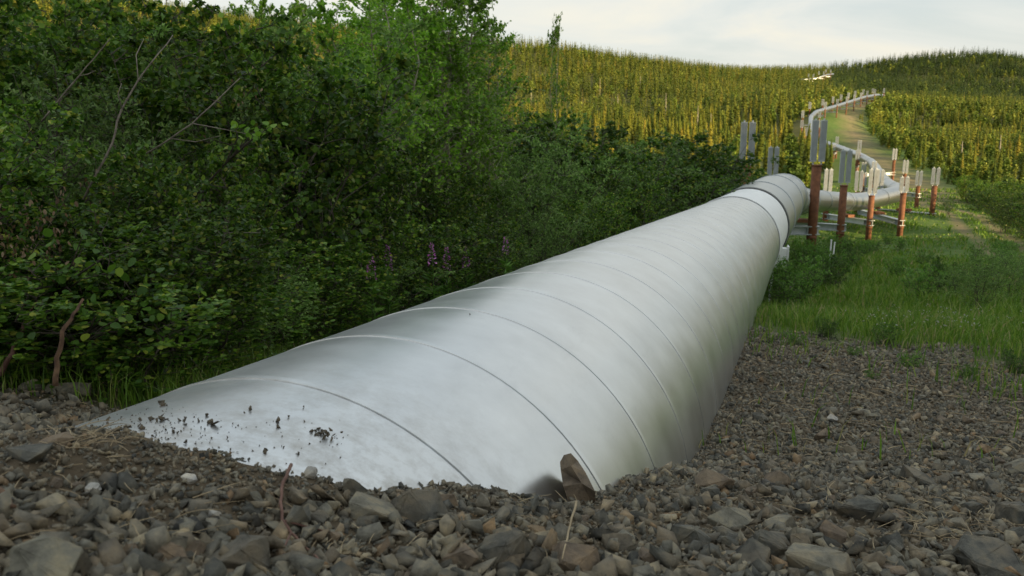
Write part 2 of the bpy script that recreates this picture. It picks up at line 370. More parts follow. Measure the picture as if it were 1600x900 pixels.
# ------------------------------------------------------------------ stones
def hull_rock(seed, k=13, flat=.7):
    r = np.random.default_rng(seed); bm = bmesh.new()
    p = r.normal(size=(k, 3)); p /= np.linalg.norm(p, axis=1)[:, None]; p *= r.uniform(.75, 1.05, (k, 1))
    p *= np.array([1, r.uniform(.6, .95), r.uniform(flat*.75, flat*1.15)])
    for q in p: bm.verts.new(q)
    g = bmesh.ops.convex_hull(bm, input=bm.verts[:])
    bmesh.ops.delete(bm, geom=[v for v in bm.verts if not v.link_faces], context='VERTS')
    bmesh.ops.triangulate(bm, faces=bm.faces[:])
    bm.verts.index_update(); v = np.array([x.co[:] for x in bm.verts]); f = np.array([[x.index for x in q.verts] for q in bm.faces]); bm.free()
    return v, f
protos = [hull_rock(100+i, random.choice((6, 7, 8, 9)), .6) for i in range(30)]
def rotm(n):
    q = rng.normal(size=(n, 4)); q /= np.linalg.norm(q, axis=1)[:, None]; w, x, y, z = q.T
    return np.stack([1-2*(y*y+z*z), 2*(x*y-z*w), 2*(x*z+y*w), 2*(x*y+z*w), 1-2*(x*x+z*z), 2*(y*z-x*w), 2*(x*z-y*w), 2*(y*z+x*w), 1-2*(x*x+y*y)], -1).reshape(n, 3, 3)
def scatter(name, P, S, matl, pr=protos):
    vs = []; fs = []; base = 0; pick = rng.integers(0, len(pr), len(P)); Rm = rotm(len(P))
    for k, (pv, pf) in enumerate(pr):
        m_ = np.where(pick == k)[0]
        if not len(m_): continue
        v = np.einsum('nij,vj->nvi', Rm[m_], pv)*S[m_][:, None, None]+P[m_][:, None, :]
        f = pf[None]+(np.arange(len(m_))*len(pv))[:, None, None]+base
        vs.append(v.reshape(-1, 3)); fs.append(f.reshape(-1, 3)); base += len(m_)*len(pv)
    return mesh(name, np.concatenate(vs), np.concatenate(fs), matl)
def axis_surf(x, y):  # height of the pipe's upper surface over a point, near part
    x = np.asarray(x, float); y = np.asarray(y, float)
    P0 = A0; t = ((x-P0[0])*V[0]+(y-P0[1])*V[1])/(V[0]**2+V[1]**2)
    dx = x-P0[0]-t*V[0]; dy = y-P0[1]-t*V[1]; d2 = dx*dx+dy*dy
    return np.where((d2 < R1*R1) & (t > -.3), P0[2]+t*V[2]+np.sqrt(np.clip(R1*R1-d2, 0, None)), -99)
N0 = 260000
r = np.exp(np.where(rng.uniform(size=N0) < .5, rng.uniform(math.log(.45), math.log(13), N0), rng.uniform(math.log(2.0), math.log(8), N0))); a = np.radians(np.where(r > 2.5, rng.uniform(-10, 54, N0), rng.uniform(-46, 44, N0)))
a = np.where((r > 2.2) & (rng.uniform(size=N0) < .1), np.radians(rng.uniform(-40, -10, N0)), a)
x = r*np.sin(a); y = r*np.cos(a)
g = grassy(x, y); k = (rng.uniform(size=N0) > g*1.02) & ((g < .5) | (rng.uniform(size=N0) < .12)); x, y, r, a = x[k], y[k], r[k], a[k]
z = H(x, y); k = axis_surf(x, y) < z+.004; x, y, r, z = x[k], y[k], r[k], z[k]
s = .0042*(1-rng.uniform(size=len(x)))**(-.47); s = np.where(s > .034, rng.uniform(.006, .034, len(s)), s); s = np.maximum(s, .0021*r*np.exp(rng.normal(0, .38, len(s))))
nb = 4600; rb = np.exp(rng.uniform(math.log(.9), math.log(7.5), nb)); ab = np.radians(rng.uniform(-42, 52, nb)); xb = rb*np.sin(ab); yb = rb*np.cos(ab); zb = H(xb, yb)
kb = (axis_surf(xb, yb) < zb) & (grassy(xb, yb) < .35); xb, yb, zb = xb[kb], yb[kb], zb[kb]; sb2 = rng.uniform(.010, .034, len(xb))*rng.uniform(.6, 1.25, len(xb))
x = np.concatenate([x, xb]); y = np.concatenate([y, yb]); z = np.concatenate([z, zb+sb2*.15]); s = np.concatenate([s, sb2])
nb_ = (axis_surf(x-.03, y+.05) > z-.14) & (x < .2) & (y < 2.2) & (project(np.stack([x, y, z], -1))[1] < 742+.07*project(np.stack([x, y, z], -1))[0]); s = np.where(nb_, np.minimum(s, .009+.004*(x > -.2)), s)
gravel = scatter('gravel', np.stack([x, y, z+s*.15], -1), s, M['stone'])
tag(gravel, 'grey brown crushed rock gravel covering the bank around the buried pipe end', 'gravel', kind='stuff')

def rock(name, px, py, wpx, hpx, matl, seed, label, cat='rock', group=None, tilt=0, lift=0.25, deep=.75, P=None, k=14):
    P = ground_at(px, py+hpx*.35) if P is None else P
    d = project(P)[2]; hw = wpx/2/F*d; hh = hpx/2/F*d
    v, f = hull_rock(seed, k, .9)
    v = v-(v.max(0)+v.min(0))/2; v /= (v.max(0)-v.min(0))/2
    v *= np.array([hw, hw*deep, hh])
    me = bpy.data.meshes.new(name); bm = bmesh.new()
    vv = [bm.verts.new(p) for p in v]
    for q in f: bm.faces.new([vv[i] for i in q])
    bmesh.ops.dissolve_limit(bm, angle_limit=.22, verts=bm.verts[:], edges=bm.edges[:])
    bmesh.ops.bevel(bm, geom=bm.edges[:], offset=min(hw, hh)*.06, segments=1, affect='EDGES')
    bmesh.ops.triangulate(bm, faces=bm.faces[:])
    bmesh.ops.subdivide_edges(bm, edges=bm.edges[:], cuts=2, use_grid_fill=True)
    rr_ = np.random.default_rng(seed+5)
    for q in bm.verts:
        q.co += Vector(rr_.normal(size=3))*min(hw, hh)*.018
    bm.to_mesh(me); bm.free(); me.materials.append(matl)
    o = bpy.data.objects.new(name, me); COL.objects.link(o)
    o.location = (P[0], P[1], P[2]+hh*(.35+lift)); o.rotation_euler = (0, tilt, 0)
    return tag(o, label, cat, group)
B, G, Pa = M['brownrock'], M['greyrock'], M['paleslab']
RK = [(655, 785, 95, 70, G, 3, 'squat dark grey rock just under the curved gravel edge at the middle of the pipe'),
      (58, 872, 150, 70, Pa, 4, 'largest pale flat slab in the bottom left corner of the gravel'),
      (265, 862, 62, 52, B, 5, 'blocky brown rock right of the pale corner slab'),
      (368, 868, 105, 56, G, 6, 'wide low grey rock between the blocky brown rock and the red twig'),
      (590, 792, 90, 42, Pa, 7, 'flat pale topped rock left of the squat dark rock under the pipe'),
      (790, 852, 85, 72, G, 8, 'tall dark wedge shaped rock at the bottom centre below the pipe'),
      (557, 757, 42, 42, G, 9, 'small upright grey rock touching the dirt edge of the pipe'),
      (1138, 808, 76, 38, Pa, 10, 'pale topped brown wedge lying below the right end of the buried pipe'),
      (1215, 815, 48, 38, Pa, 11, 'small pale grey square rock right of the pale topped wedge'),
      (1172, 866, 62, 58, G, 12, 'blue grey pointed rock below the pale topped wedge'),
      (1278, 876, 120, 62, Pa, 13, 'large pale olive slab with a flat top at the bottom right of centre'),
      (1340, 792, 72, 48, G, 14, 'dark two sided rock above the straw heap at right'),
      (1548, 874, 100, 62, G, 15, 'wide grey rock at the bottom right corner'),
      (1075, 838, 70, 48, G, 16, 'dark flat faced rock left of the pale topped wedge'),
      (905, 872, 90, 72, B, 17, 'large brown rock with dry stems beside it at the bottom centre'),
      (1112, 748, 70, 44, B, 18, 'brown block lying where the pipe enters the gravel at right'),
      (1212, 747, 54, 38, B, 19, 'reddish brown rock on the gravel beside the brown block'),
      (1302, 832, 42, 50, B, 20, 'upright reddish rock with a small green leaf at its top'),
      (1200, 850, 52, 70, G, 21, 'narrow dark blue grey rock tilted between the pale slab and pointed rock'),
      (1580, 800, 52, 48, G, 22, 'dark rock at the right edge of the photo above the corner rock'),
      (970, 845, 60, 46, G, 23, 'grey rock between the brown stem rock and the dark flat faced rock'),
      (108, 604, 74, 30, Pa, 24, 'long pale rounded rock at the foot of the left bushes'),
      (52, 600, 36, 26, Pa, 25, 'small pale rock left of the long rounded rock under the bushes'),
      (192, 592, 34, 28, B, 26, 'brown rock against the far edge of the buried pipe end'),
      (44, 705, 70, 30, G, 27, 'flat dark rock at the left edge beside the tip of the pipe'),
      (90, 688, 60, 24, B, 28, 'flat brown flake lying on the gravel at the pipe tip'),
      (700, 745+35, 36, 30, B, 29, 'small brown stone right of the squat dark rock'),
      (1595, 728, 60, 26, Pa, 30, 'flat tan rock at the right edge among finer gravel'),
      (1015, 628-0, 30, 18, G, 31, None), (455, 800, 40, 26, B, 32, None), (1440, 745, 60, 30, G, 33, None), (720, 868, 60, 40, B, 34, None)]
for (px, py, w, h, mm, sd, lb) in RK:
    if 1000 < px < 1080 and py < 640: continue
    rock('rock', px, py, w, h, mm, sd, lb or 'grey brown angular rock lying loose on the gravel bank', 'rock', None if lb else 'loose rocks on the gravel bank', tilt=random.uniform(-.25, .25), lift=.1)
ol = [(875, 722), (881, 711), (892, 708), (903, 720), (915, 738), (930, 768), (930, 796), (892, 796), (880, 760), (876, 734)]
vf = [at(a_, b_, 1.80-.02*(i_ % 3)+.0004*(b_-700)*-1) for i_, (a_, b_) in enumerate(ol)]; mid_ = at(899, 742, 1.735)
vk = [at(899+(a_-899)*.8, 742+(b_-742)*.86, 1.865) for a_, b_ in ol]
vv_ = vf+vk+[mid_, at(892, 728, 1.745), at(909, 755, 1.74)]; n1_ = len(ol); ff = []
for i_ in range(n1_):
    j_ = (i_+1) % n1_; c_ = 2*n1_+1 if ol[i_][1] < 735 else 2*n1_+2
    ff += [(i_, c_, j_), (i_, j_, n1_+j_, n1_+i_)]
    cj = 2*n1_+1 if ol[j_][1] < 735 else 2*n1_+2
    if cj != c_: ff.append((j_, c_, cj))
ff.append(tuple(range(2*n1_-1, n1_-1, -1)))
ur = mesh('rock', np.array(vv_), ff, B); tag(ur, 'brown pointed slab of rock leaning against the silver pipe', 'rock')
qn = 0
GR = 'loose rocks on the gravel bank'
while qn < 150:
    px, py = rng.uniform(-20, 1620), 600+300*rng.uniform()**.55
    if px < 1080 and py < 800-60*(px < 500): continue
    if px > 1085 and px < 1150 and py < 760: continue
    sz = rng.uniform(20, 52)*(.35+.65*(py-560)/340)
    if any(abs(px-q[0]) < q[2]*.5 and abs(py-q[1]) < q[3]*.5 for q in RK): continue
    P_ = ground_at(px, py)
    if axis_surf(P_[0:1], P_[1:2])[0] > P_[2]-.01: continue
    if py < 745+.07*px and P_[0] < .2 and axis_surf(P_[0:1]-.03, P_[1:2]+.08)[0] > P_[2]-.14: continue
    o = rock('rock', px, py, sz, sz*rng.uniform(.5, .85), [G, G, M['stone'], B, Pa, M['stone']][rng.integers(0, 6)], 300+qn,
             'grey brown angular rock lying loose on the gravel bank', 'rock', GR, tilt=rng.uniform(-.4, .4), lift=rng.uniform(-.2, .25)); qn += 1
    o.rotation_euler[2] = rng.uniform(-1.2, 1.2)
QL = [((484, 741), 22, 'white quartz pebble at the dirt edge just below the pipe, right of its pair'), ((472, 731), 13, 'tiny white pebble beside the larger white one under the pipe edge'), ((295, 752), 20, 'white pebble in gravel below the smaller patch of bare pipe'), ((335, 806), 17, 'white pebble lowest of the three near the red twig'),
      ((87, 800), 13, 'small white pebble alone in the gravel at left'), ((378, 778), 13, 'white pebble between the red twig and the other white pebbles'), ((147, 766), 20, 'cream flat pebble left of the white pebbles'), ((1300, 655), 15, 'white pebble far back on the right gravel')]
for i, ((px, py), s_, lb) in enumerate(QL): rock('pebble', px, py, s_*1.25, s_, lift=.55, matl=M['quartz'], seed=600+i, label=lb, cat='pebble') # M['quartz'], 600+i, lb, 'pebble')

# dirt crumbs lying on the pipe
P_ = []; S_ = []
for i in range(420):
    u = rng.uniform(); px = 120+430*u**1.15; lo = 640+.0*px; py = 705-(705-630)*rng.uniform()**.8+.16*(px-150)*rng.uniform(.0, 1)
    if rng.uniform() < .75: px = rng.normal(215, 55); py = rng.normal(675, 22)
    p = on_pipe(px, py)
    if p is None or axis_surf(p[0:1], p[1:2])[0] < h1(p[0], p[1]): continue
    s_ = .0014*(1-rng.uniform())**(-.55); s_ = min(s_, .0085); P_.append(p+np.array([0, 0, s_*.3])); S_.append(s_)
for (px, py, s_) in ((257, 633, .009), (235, 657, .007), (253, 657, .008), (292, 661, .009), (336, 665, .009), (323, 650, .006), (200, 629, .008), (170, 657, .007), (160, 650, .005), (735, 492, .006), (383, 645, .004), (451, 652, .004), (474, 637, .004), (467, 710, .006)):
    p = on_pipe(px, py)
    if p is not None: P_.append(p+np.array([0, 0, s_*.4])); S_.append(s_*1.1)
cl = scatter('soil_crumbs', np.array(P_), np.array(S_), M['clod'])
tag(cl, 'brown soil crumbs scattered over the buried end of the silver pipe', 'dirt', kind='stuff')
cP = on_pipe(505, 679); mbv = [cP+rng.normal(size=3)*np.array([.016, .006, .003])*(1.0) for _ in range(26)]
ck = scatter('soil_clod', np.array(mbv)+np.array([0, 0, .004]), rng.uniform(.003, .008, 26), M['clod'])
tag(ck, 'clump of brown soil stuck on the silver pipe past the first seam ring', 'soil clump')

# straw and rootlets
mb = MB()
def straw(P, L, az, bend, r0=.0011, up=.15):
    pts = []; p = Vector(P); d = Vector((math.sin(az), math.cos(az), up)).normalized()
    for i in range(6):
        pts.append(p.copy()); p = p+d*(L/5); d = (d+Vector((random.uniform(-1, 1)*bend, random.uniform(-1, 1)*bend, -up*.45))).normalized()
        d.z = max(d.z, -.3)
    mb.tube(pts, [r0, r0, r0*.9, r0*.8, r0*.6, r0*.3], 4, False)
cnt = 0
while cnt < 430:
    if cnt < 90: px, py = rng.normal(1480, 45), rng.normal(826, 15)
    elif cnt < 130: px, py = rng.normal(170, 55), rng.normal(692, 10)
    elif cnt < 240: px, py = rng.uniform(1150, 1600), rng.uniform(570, 720)
    else: px, py = rng.uniform(0, 1600), rng.uniform(600, 900)
    if 200 < px < 1080 and py < 790: continue
    P_ = ground_at(px, py)
    if axis_surf(P_[0:1], P_[1:2])[0] > P_[2]: continue
    d = project(P_)[2]; r0 = max(.0008, .0006*d)*random.uniform(.7, 1.4)
    straw((P_[0], P_[1], P_[2]+.008+.003*d), random.uniform(.02, .07)*max(1, d*.4), random.uniform(0, 6.28), .16, r0*.8, random.uniform(0, .35)); cnt += 1
o = mb.build('straw_litter', M['straw']); tag(o, 'dry straw and rootlets strewn over the gravel', 'straw', kind='stuff')
def twig(name, pix, rad, mt, label, cat='twig', lift=.016, on_ground=True, dist=None, parent=None, branches=()):
    pts = []
    for i, q in enumerate(pix):
        p = ground_at(*q)+np.array([0, 0, lift]) if on_ground else at(q[0], q[1], dist if not hasattr(dist, '__len__') else dist[i])
        pts.append(p)
    b_ = MB(); n_ = len(pts); P = []
    for i in range(n_-1):
        for t in (0, .33, .66): P.append(pts[i]*(1-t)+pts[i+1]*t+rng.normal(size=3)*rad*.3)
    P.append(pts[-1]); R_ = [rad*(1-.6*i/len(P)) for i in range(len(P))]
    b_.tube(P, R_, 7)
    for (i, q, dd) in branches:
        e = at(q[0], q[1], dd) if not on_ground else ground_at(*q)+np.array([0, 0, lift*.6])
        b_.tube([P[i], (P[i]+e)/2+rng.normal(size=3)*rad*2, e], [rad*.6, rad*.45, rad*.2], 5)
    o = b_.build(name, mt, parent, True)
    if label: tag(o, label, cat)
    return o
twig('fallen_twig', [(455, 742), (443, 770), (440, 800), (441, 828), (456, 850), (478, 872), (505, 900)], .003, M['redtwig'], 'long reddish twig snaking down the gravel bank at lower left', branches=((9, (530, 845), 0), (12, (440, 905), 0)))
twig('dry_stem', [(900, 818), (893, 845), (885, 880), (878, 915)], .0022, M['straw'], 'pale dry stem standing over the large brown rock at bottom centre', 'twig', lift=.04)
twig('dry_stem', [(0, 785), (12, 800), (25, 812)], .005, M['redbark'], 'short brown stick at the left edge of the gravel', 'twig')

# ------------------------------------------------------------------ pipeline
pipeline = empty('pipeline'); tag(pipeline, 'long silver insulated pipeline rising from the gravel and zigzagging over the far hills', 'pipeline')
def frame_at(s):
    i = int(np.clip(np.searchsorted(cum, s)-1, 0, len(cum)-2)); t = (s-cum[i])/(cum[i+1]-cum[i])
    p = dense[i]*(1-t)+dense[i+1]*t; d = dense[min(i+2, len(dense)-1), :3]-dense[max(i-2, 0), :3]; d /= np.linalg.norm(d)
    return p[:3], d, p[3]
def sweep(name, stations, matl, n=64, dr=None, smooth=True):
    runs = [[stations[0]]]                      # a step in the radius starts a strip of its own, so laps stay crisp
    for a_, b_ in zip(stations[:-1], stations[1:]):
        if abs(a_[1]-b_[1]) > .0007 or (len(runs[-1]) > 1 and abs(runs[-1][-1][1]-runs[-1][-2][1]) > .0007): runs.append([a_])
        runs[-1].append(b_)
    v = []; f = []
    for run in runs:
        if len(run) < 2: continue
        b0 = len(v)
        for s, dr_ in run:
            p, d, r_ = frame_at(s)
            u = np.cross(d, [0, 0, 1]); u /= np.linalg.norm(u); w = np.cross(u, d)
            for k in range(n):
                t = 2*math.pi*k/n; v.append(p+(u*math.cos(t)+w*math.sin(t))*(r_+dr_))
        for i in range(len(run)-1):
            for k in range(n): f.append((b0+i*n+k, b0+i*n+(k+1) % n, b0+(i+1)*n+(k+1) % n, b0+(i+1)*n+k))
    return mesh(name, np.array(v), np.array(f), matl, pipeline, smooth)
s0 = 1.2   # cum coordinate of s=0
S_COL = 1.2+12.7
st = [(0.0, 0)]; ring = 1.2+1.88-.47*6
lips = []
while ring < S_COL-.2:
    if ring > .1: lips += [ring]
    ring += .47
for L_ in lips:
    wq = 1+max(0, L_-4)*.22
    st += [(L_-.235, 0), (L_-.0035-.002*wq, 0), (L_-.0025-.002*wq, -.0025-.0012*wq), (L_-.002, -.0025-.0012*wq), (L_-.001, .0019), (L_+.018*wq, .0026), (L_+.0006+.016*wq, 0)]
st += [(S_COL, 0)]
sweep('jacket', st, M['jacket'], 128)
S_E = S_COL+3.0
sweep('collar', [(S_COL-.06, .006), (S_COL-.06, .016), (S_COL, .016)]+[(S_COL+t, .012) for t in np.linspace(.1, 2.9, 7)]+[(S_E, .012)], M['white'], 96)
sweep('joint_gap', [(S_E-.05, .0), (S_E-.05, .026), (S_E+.08, .026), (S_E+.08, .0)], M['dark'], 96)
e_ = [(S_E+.06, .0), (S_E+.06, .04)]
for t in np.arange(.6, 6.5, .5): e_ += [(S_E+t, .04)]
e_ += [(S_E+6.6, .04), (S_E+6.6, 0)]
sweep('elbow_casing', e_, M['jacket2'], 96)
for t in (2.6, 6.45): sweep('casing_band', [(S_E+t-.06, .03), (S_E+t-.06, .056), (S_E+t+.06, .056), (S_E+t+.06, .03)], M['galv'], 96)
S2 = S_E+6.5
st = [(S2, 0.02)]
s = S2+.5; k = 0
while s < cum[-1]:
    dr_ = 0.0
    if k % 8 == 4: st += [(s-.2, 0), (s-.19, .035), (s+.19, .035), (s+.2, 0)]
    else: st += [(s, .0)]
    s += .75 if s < 90 else 1.5; k += 1
st.append((cum[-1], 0))
sweep('jacket', st, M['jacket2'], 28)
v, f = tube([p for p, r in RIDGE], [r for p, r in RIDGE], 14); mesh('jacket', v, f, M['jacket2'], pipeline, True)
# white box on the pipe's right side
bp = at(1217, 403, 13.7); bb = MB()
Rb = Matrix.Rotation(math.radians(-14), 3, 'Z')
bb.box(bp, (.12, .08, .17), Rb); o = bb.build('junction_box', M['white'], pipeline)
bv = o.modifiers.new('b', 'BEVEL'); bv.width = .008
bb = MB(); bb.box(Vector(bp)+Rb @ Vector((.134, 0, 0)), (.012, .095, .205), Rb); bb.box(Vector(bp)+Rb @ Vector((0, -.073, 0)), (.105, .004, .16), Rb); bb.build('cover_plate', M['white'], o)

# ------------------------------------------------------------------ H-frame supports with heat fins
def fins_mb(w, h, right):
    b_ = MB()
    for sx in (-1, 1):
        cx = sx*w*.27; hw = w*.175
        b_.tube([(cx, 0, -.16), (cx, 0, h+.07)], .032, 8)
        for k in range(7):
            xx = cx-hw+2*hw*k/6; b_.box((xx, 0, h/2), (.009, .075, h/2))
        b_.box((cx, 0, h/2), (hw, .012, h/2-.004))
        b_.box((cx, 0, h-.02), (hw*1.02, .078, .018)); b_.box((cx, 0, .02), (hw*1.02, .078, .018))
    return b_
fin_cache = {}
def support(L, Rr, label, beamz, group='pipeline supports', w=.56, lod=False):
    """L and Rr: (x, y, base z, post top z, fin height)"""
    c = np.array([(L[0]+Rr[0])/2, (L[1]+Rr[1])/2, (L[2]+Rr[2])/2])
    root = empty('pipe_support', c); tag(root, label, 'pipe support', group)
    for q in (L, Rr):
        b_ = MB(); P = np.array(q[:2]+(0,))-np.array([c[0], c[1], 0])
        b_.tube([(P[0], P[1], q[2]-.5-c[2]), (P[0], P[1], q[3]-c[2])], .175, 8 if lod else 20)
        b_.tube([(P[0], P[1], q[3]-c[2]-.05), (P[0], P[1], q[3]-c[2]+.015)], .188, 8 if lod else 20)
        if not lod: b_.tube([(P[0], P[1], beamz-.5-c[2]), (P[0], P[1], beamz-.35-c[2])], .195, 20)
        po = b_.build('post', M['rust'], root)
        if not lod:
            for p_ in po.data.polygons: p_.use_smooth = len(p_.vertices) == 4
        key = (round(w, 2), round(q[4], 2))
        if key not in fin_cache: fin_cache[key] = fins_mb(w, q[4], True)
        fb = fin_cache[key]; fo = mesh('heat_fins', fb.v, fb.f, M['fin'], po)
        fo.location = (P[0], P[1], q[3]-c[2]+.12)
        fo.rotation_euler = (0, 0, -math.atan2(q[0], q[1])*.6+random.uniform(-.12, .12))
    a = Vector((L[0]-c[0], L[1]-c[1], beamz-c[2])); b2 = Vector((Rr[0]-c[0], Rr[1]-c[1], beamz-c[2]))
    d = (b2-a).normalized(); ln = (b2-a).length; Rm = Matrix.Rotation(math.atan2(d.y, d.x), 3, 'Z'); mid = (a+b2)/2
    bm_ = MB(); bm_.box(mid, (ln/2+.25, .16, .016), Rm); bm_.box(mid-Vector((0, 0, .30)), (ln/2+.25, .16, .016), Rm); bm_.box(mid-Vector((0, 0, .15)), (ln/2+.25, .012, .135), Rm)
    for t in (-.42, .42): bm_.box(mid+Rm @ Vector((t*ln+(.25 if t > 0 else -.25)*0, 0, -.15)), (.012, .15, .13), Rm)
    bm_.build('crossbeam', M['galv'], root)
    sb = MB(); sb.box(mid+Vector((0, 0, .10)), (.42, .30, .08), Rm)
    sb.build('saddle', M['rust'], root)
    return root
def post_px(px, yt, yb, d):
    P = at(px, (yt+yb)/2, d); ztop = at(px, yb, d)[2]; hf = (yb-yt)/F*d
    return (P[0], P[1], h1(P[0], P[1]), ztop-.12, hf)
FR = [((1168, 192, 255, 31), (1279, 189, 253, 31), 'tallest rust brown pipe support, nearest the silver elbow', 357, 31),
      ((1208, 231, 277, 41.5), (1321, 236, 286, 40), 'second pipe support past the elbow, with twin grey fins on rusty posts', 351, 40.5),
      ((1294, 265, 299, 54), (1364, 265, 303, 50.5), 'third pipe support, holding the pipe where it runs sideways', 341, 52),
      ((1342, 268, 298, 57), (1413, 277, 299, 50.5), 'pipe support whose near post stands in front of the sunlit bend', 335, 54),
      ((1375, 266, 294, 60), (1462, 263, 288, 57), 'sunlit pipe support farthest right, with a pale beam under the bend', 325, 61)]
def near_axis_z(x, y):
    d = np.hypot(dense[:, 0]-x, dense[:, 1]-y); i = np.argmin(d); return dense[i, 2]-dense[i, 3]
for l, r_, lb, by, bd in FR:
    L_ = post_px(*l); Rr = post_px(*r_); mx, my = (L_[0]+Rr[0])/2, (L_[1]+Rr[1])/2
    bz = at(1300, by, bd)[2]; support(L_, Rr, lb, min(bz, near_axis_z(mx, my)-.2))
FR2 = [((1350, 270, 290, 76), (1436, 268, 289, 70), 'sunlit support behind the bend, its right post left of the farthest right one'),
       ((1366, 253, 268, 88), (1415, 251, 270, 84), 'support on the returning run, straight behind the sunlit bend'),
       ((1350, 254, 269, 98), (1398, 233, 249, 100), 'support with a tall lone post left of the dirt track'),
       ((1340, 235, 249, 110), (1343, 220, 238, 117), 'support with one pale fin set above the other, mid slope'),
       ((1303, 226, 235, 142), (1308, 214, 224, 149), 'support halfway along the climbing run left of the track')]
for l, r_, lb in FR2:
    L_ = post_px(*l); Rr = post_px(*r_); mx, my = (L_[0]+Rr[0])/2, (L_[1]+Rr[1])/2
    support(L_, Rr, lb, near_axis_z(mx, my)-.2, lod=True, w=.55)
s_start = cum[np.argmin(np.linalg.norm(dense[:, :3]-at(1270, 217.5, 172), axis=1))]
k = 0
for s in np.arange(s_start, cum[-1]-6, 15.5):
    p, d, r_ = frame_at(s); u = np.array([d[1], -d[0], 0]); u /= np.linalg.norm(u); hf = 1.6
    ps = []
    for sg in (-1, 1):
        q = p+u*sg*1.9; ps.append((q[0], q[1], h1(q[0], q[1]), p[2]+.75, hf))
    k += 1
    nm = ['first', 'second', 'third', 'fourth', 'fifth', 'sixth', 'seventh', 'eighth', 'ninth', 'tenth', 'eleventh', 'twelfth', 'thirteenth'][k-1] if k < 14 else 'last'
    support(ps[0], ps[1], f'far pipe support, {nm} uphill from the lower corner of the distant steep run', p[2]-r_-.2, lod=True, w=.7, group='distant pipeline supports')
for i, (a_, b_, c_) in enumerate(((1266, 124, 552), (1282, 120, 556), (1293, 117, 558))):
    p = at(a_, b_, c_); ps = []
    for sg in (-1, 1): ps.append((p[0]+sg*1.9+.4, p[1]+sg*.8, h1(p[0], p[1]), p[2]+1.2, 2.2))
    support(ps[0], ps[1], f'{["leftmost","middle","rightmost"][i]} of the pipe supports on the distant ridge', p[2]-.95, lod=True, w=.9, group='ridge pipeline supports')

# white marker stakes
for (px, y0, y1, d, lb) in ((1299, 376, 410, 24, 'left one of two white stakes in the grass below the supports'), (1304, 380, 408, 24.6, 'right one of two white stakes in the grass below the supports'), (1207, 420, 440, 13.2, 'short white stake in the grass under the white box')):
    P0 = at(px-4, y1+6, d); P1 = at(px, y0, d); g = h1(P0[0], P0[1]); b_ = MB(); b_.tube([(P0[0], P0[1], min(g-.1, P0[2])), P1], .022, 8)
    b_.tube([P1, P1+np.array([0, 0, .03])], .026, 8)
    tag(b_.build('marker_stake', M['white']), lb, 'stake', None)

# ------------------------------------------------------------------ plants
def leaf_tris(fine, slim=1.0):
    w = .34*slim
    if fine:
        v = np.array([(0, 0, 0), (0, .55, -.05), (0, 1.05, -.10), (w*.9, .22, .05), (w, .6, .03), (-w*.9, .22, .05), (-w, .6, .03), (w*.55, .88, -.03), (-w*.55, .88, -.03)])
        f = np.array([(0, 3, 1), (3, 4, 1), (4, 7, 1), (7, 2, 1), (0, 1, 5), (5, 1, 6), (6, 1, 8), (8, 1, 2)])
    else:
        v = np.array([(0, 0, 0), (w, .45, .05), (0, 1.05, -.08), (-w, .45, .05)]); f = np.array([(0, 1, 2), (0, 2, 3)])
    return v, f
def leaves_mesh(P, D, size, fine, slim=1.0, rg=rng):
    """P positions, D outward directions of leaf axis, size array"""
    lv, lf = leaf_tris(fine, slim); n_ = len(P)
    Y = D/np.linalg.norm(D, axis=1)[:, None]
    up = np.array([0, 0, 1.0])+rg.normal(size=(n_, 3))*.55
    X = np.cross(Y, up); X /= np.linalg.norm(X, axis=1)[:, None]; Z = np.cross(X, Y)
    Rm = np.stack([X, Y, Z], -1)
    v = np.einsum('nij,vj->nvi', Rm, lv)*size[:, None, None]+P[:, None, :]
    f = lf[None]+(np.arange(n_)*len(lv))[:, None, None]
    return v.reshape(-1, 3), f.reshape(-1, 3)
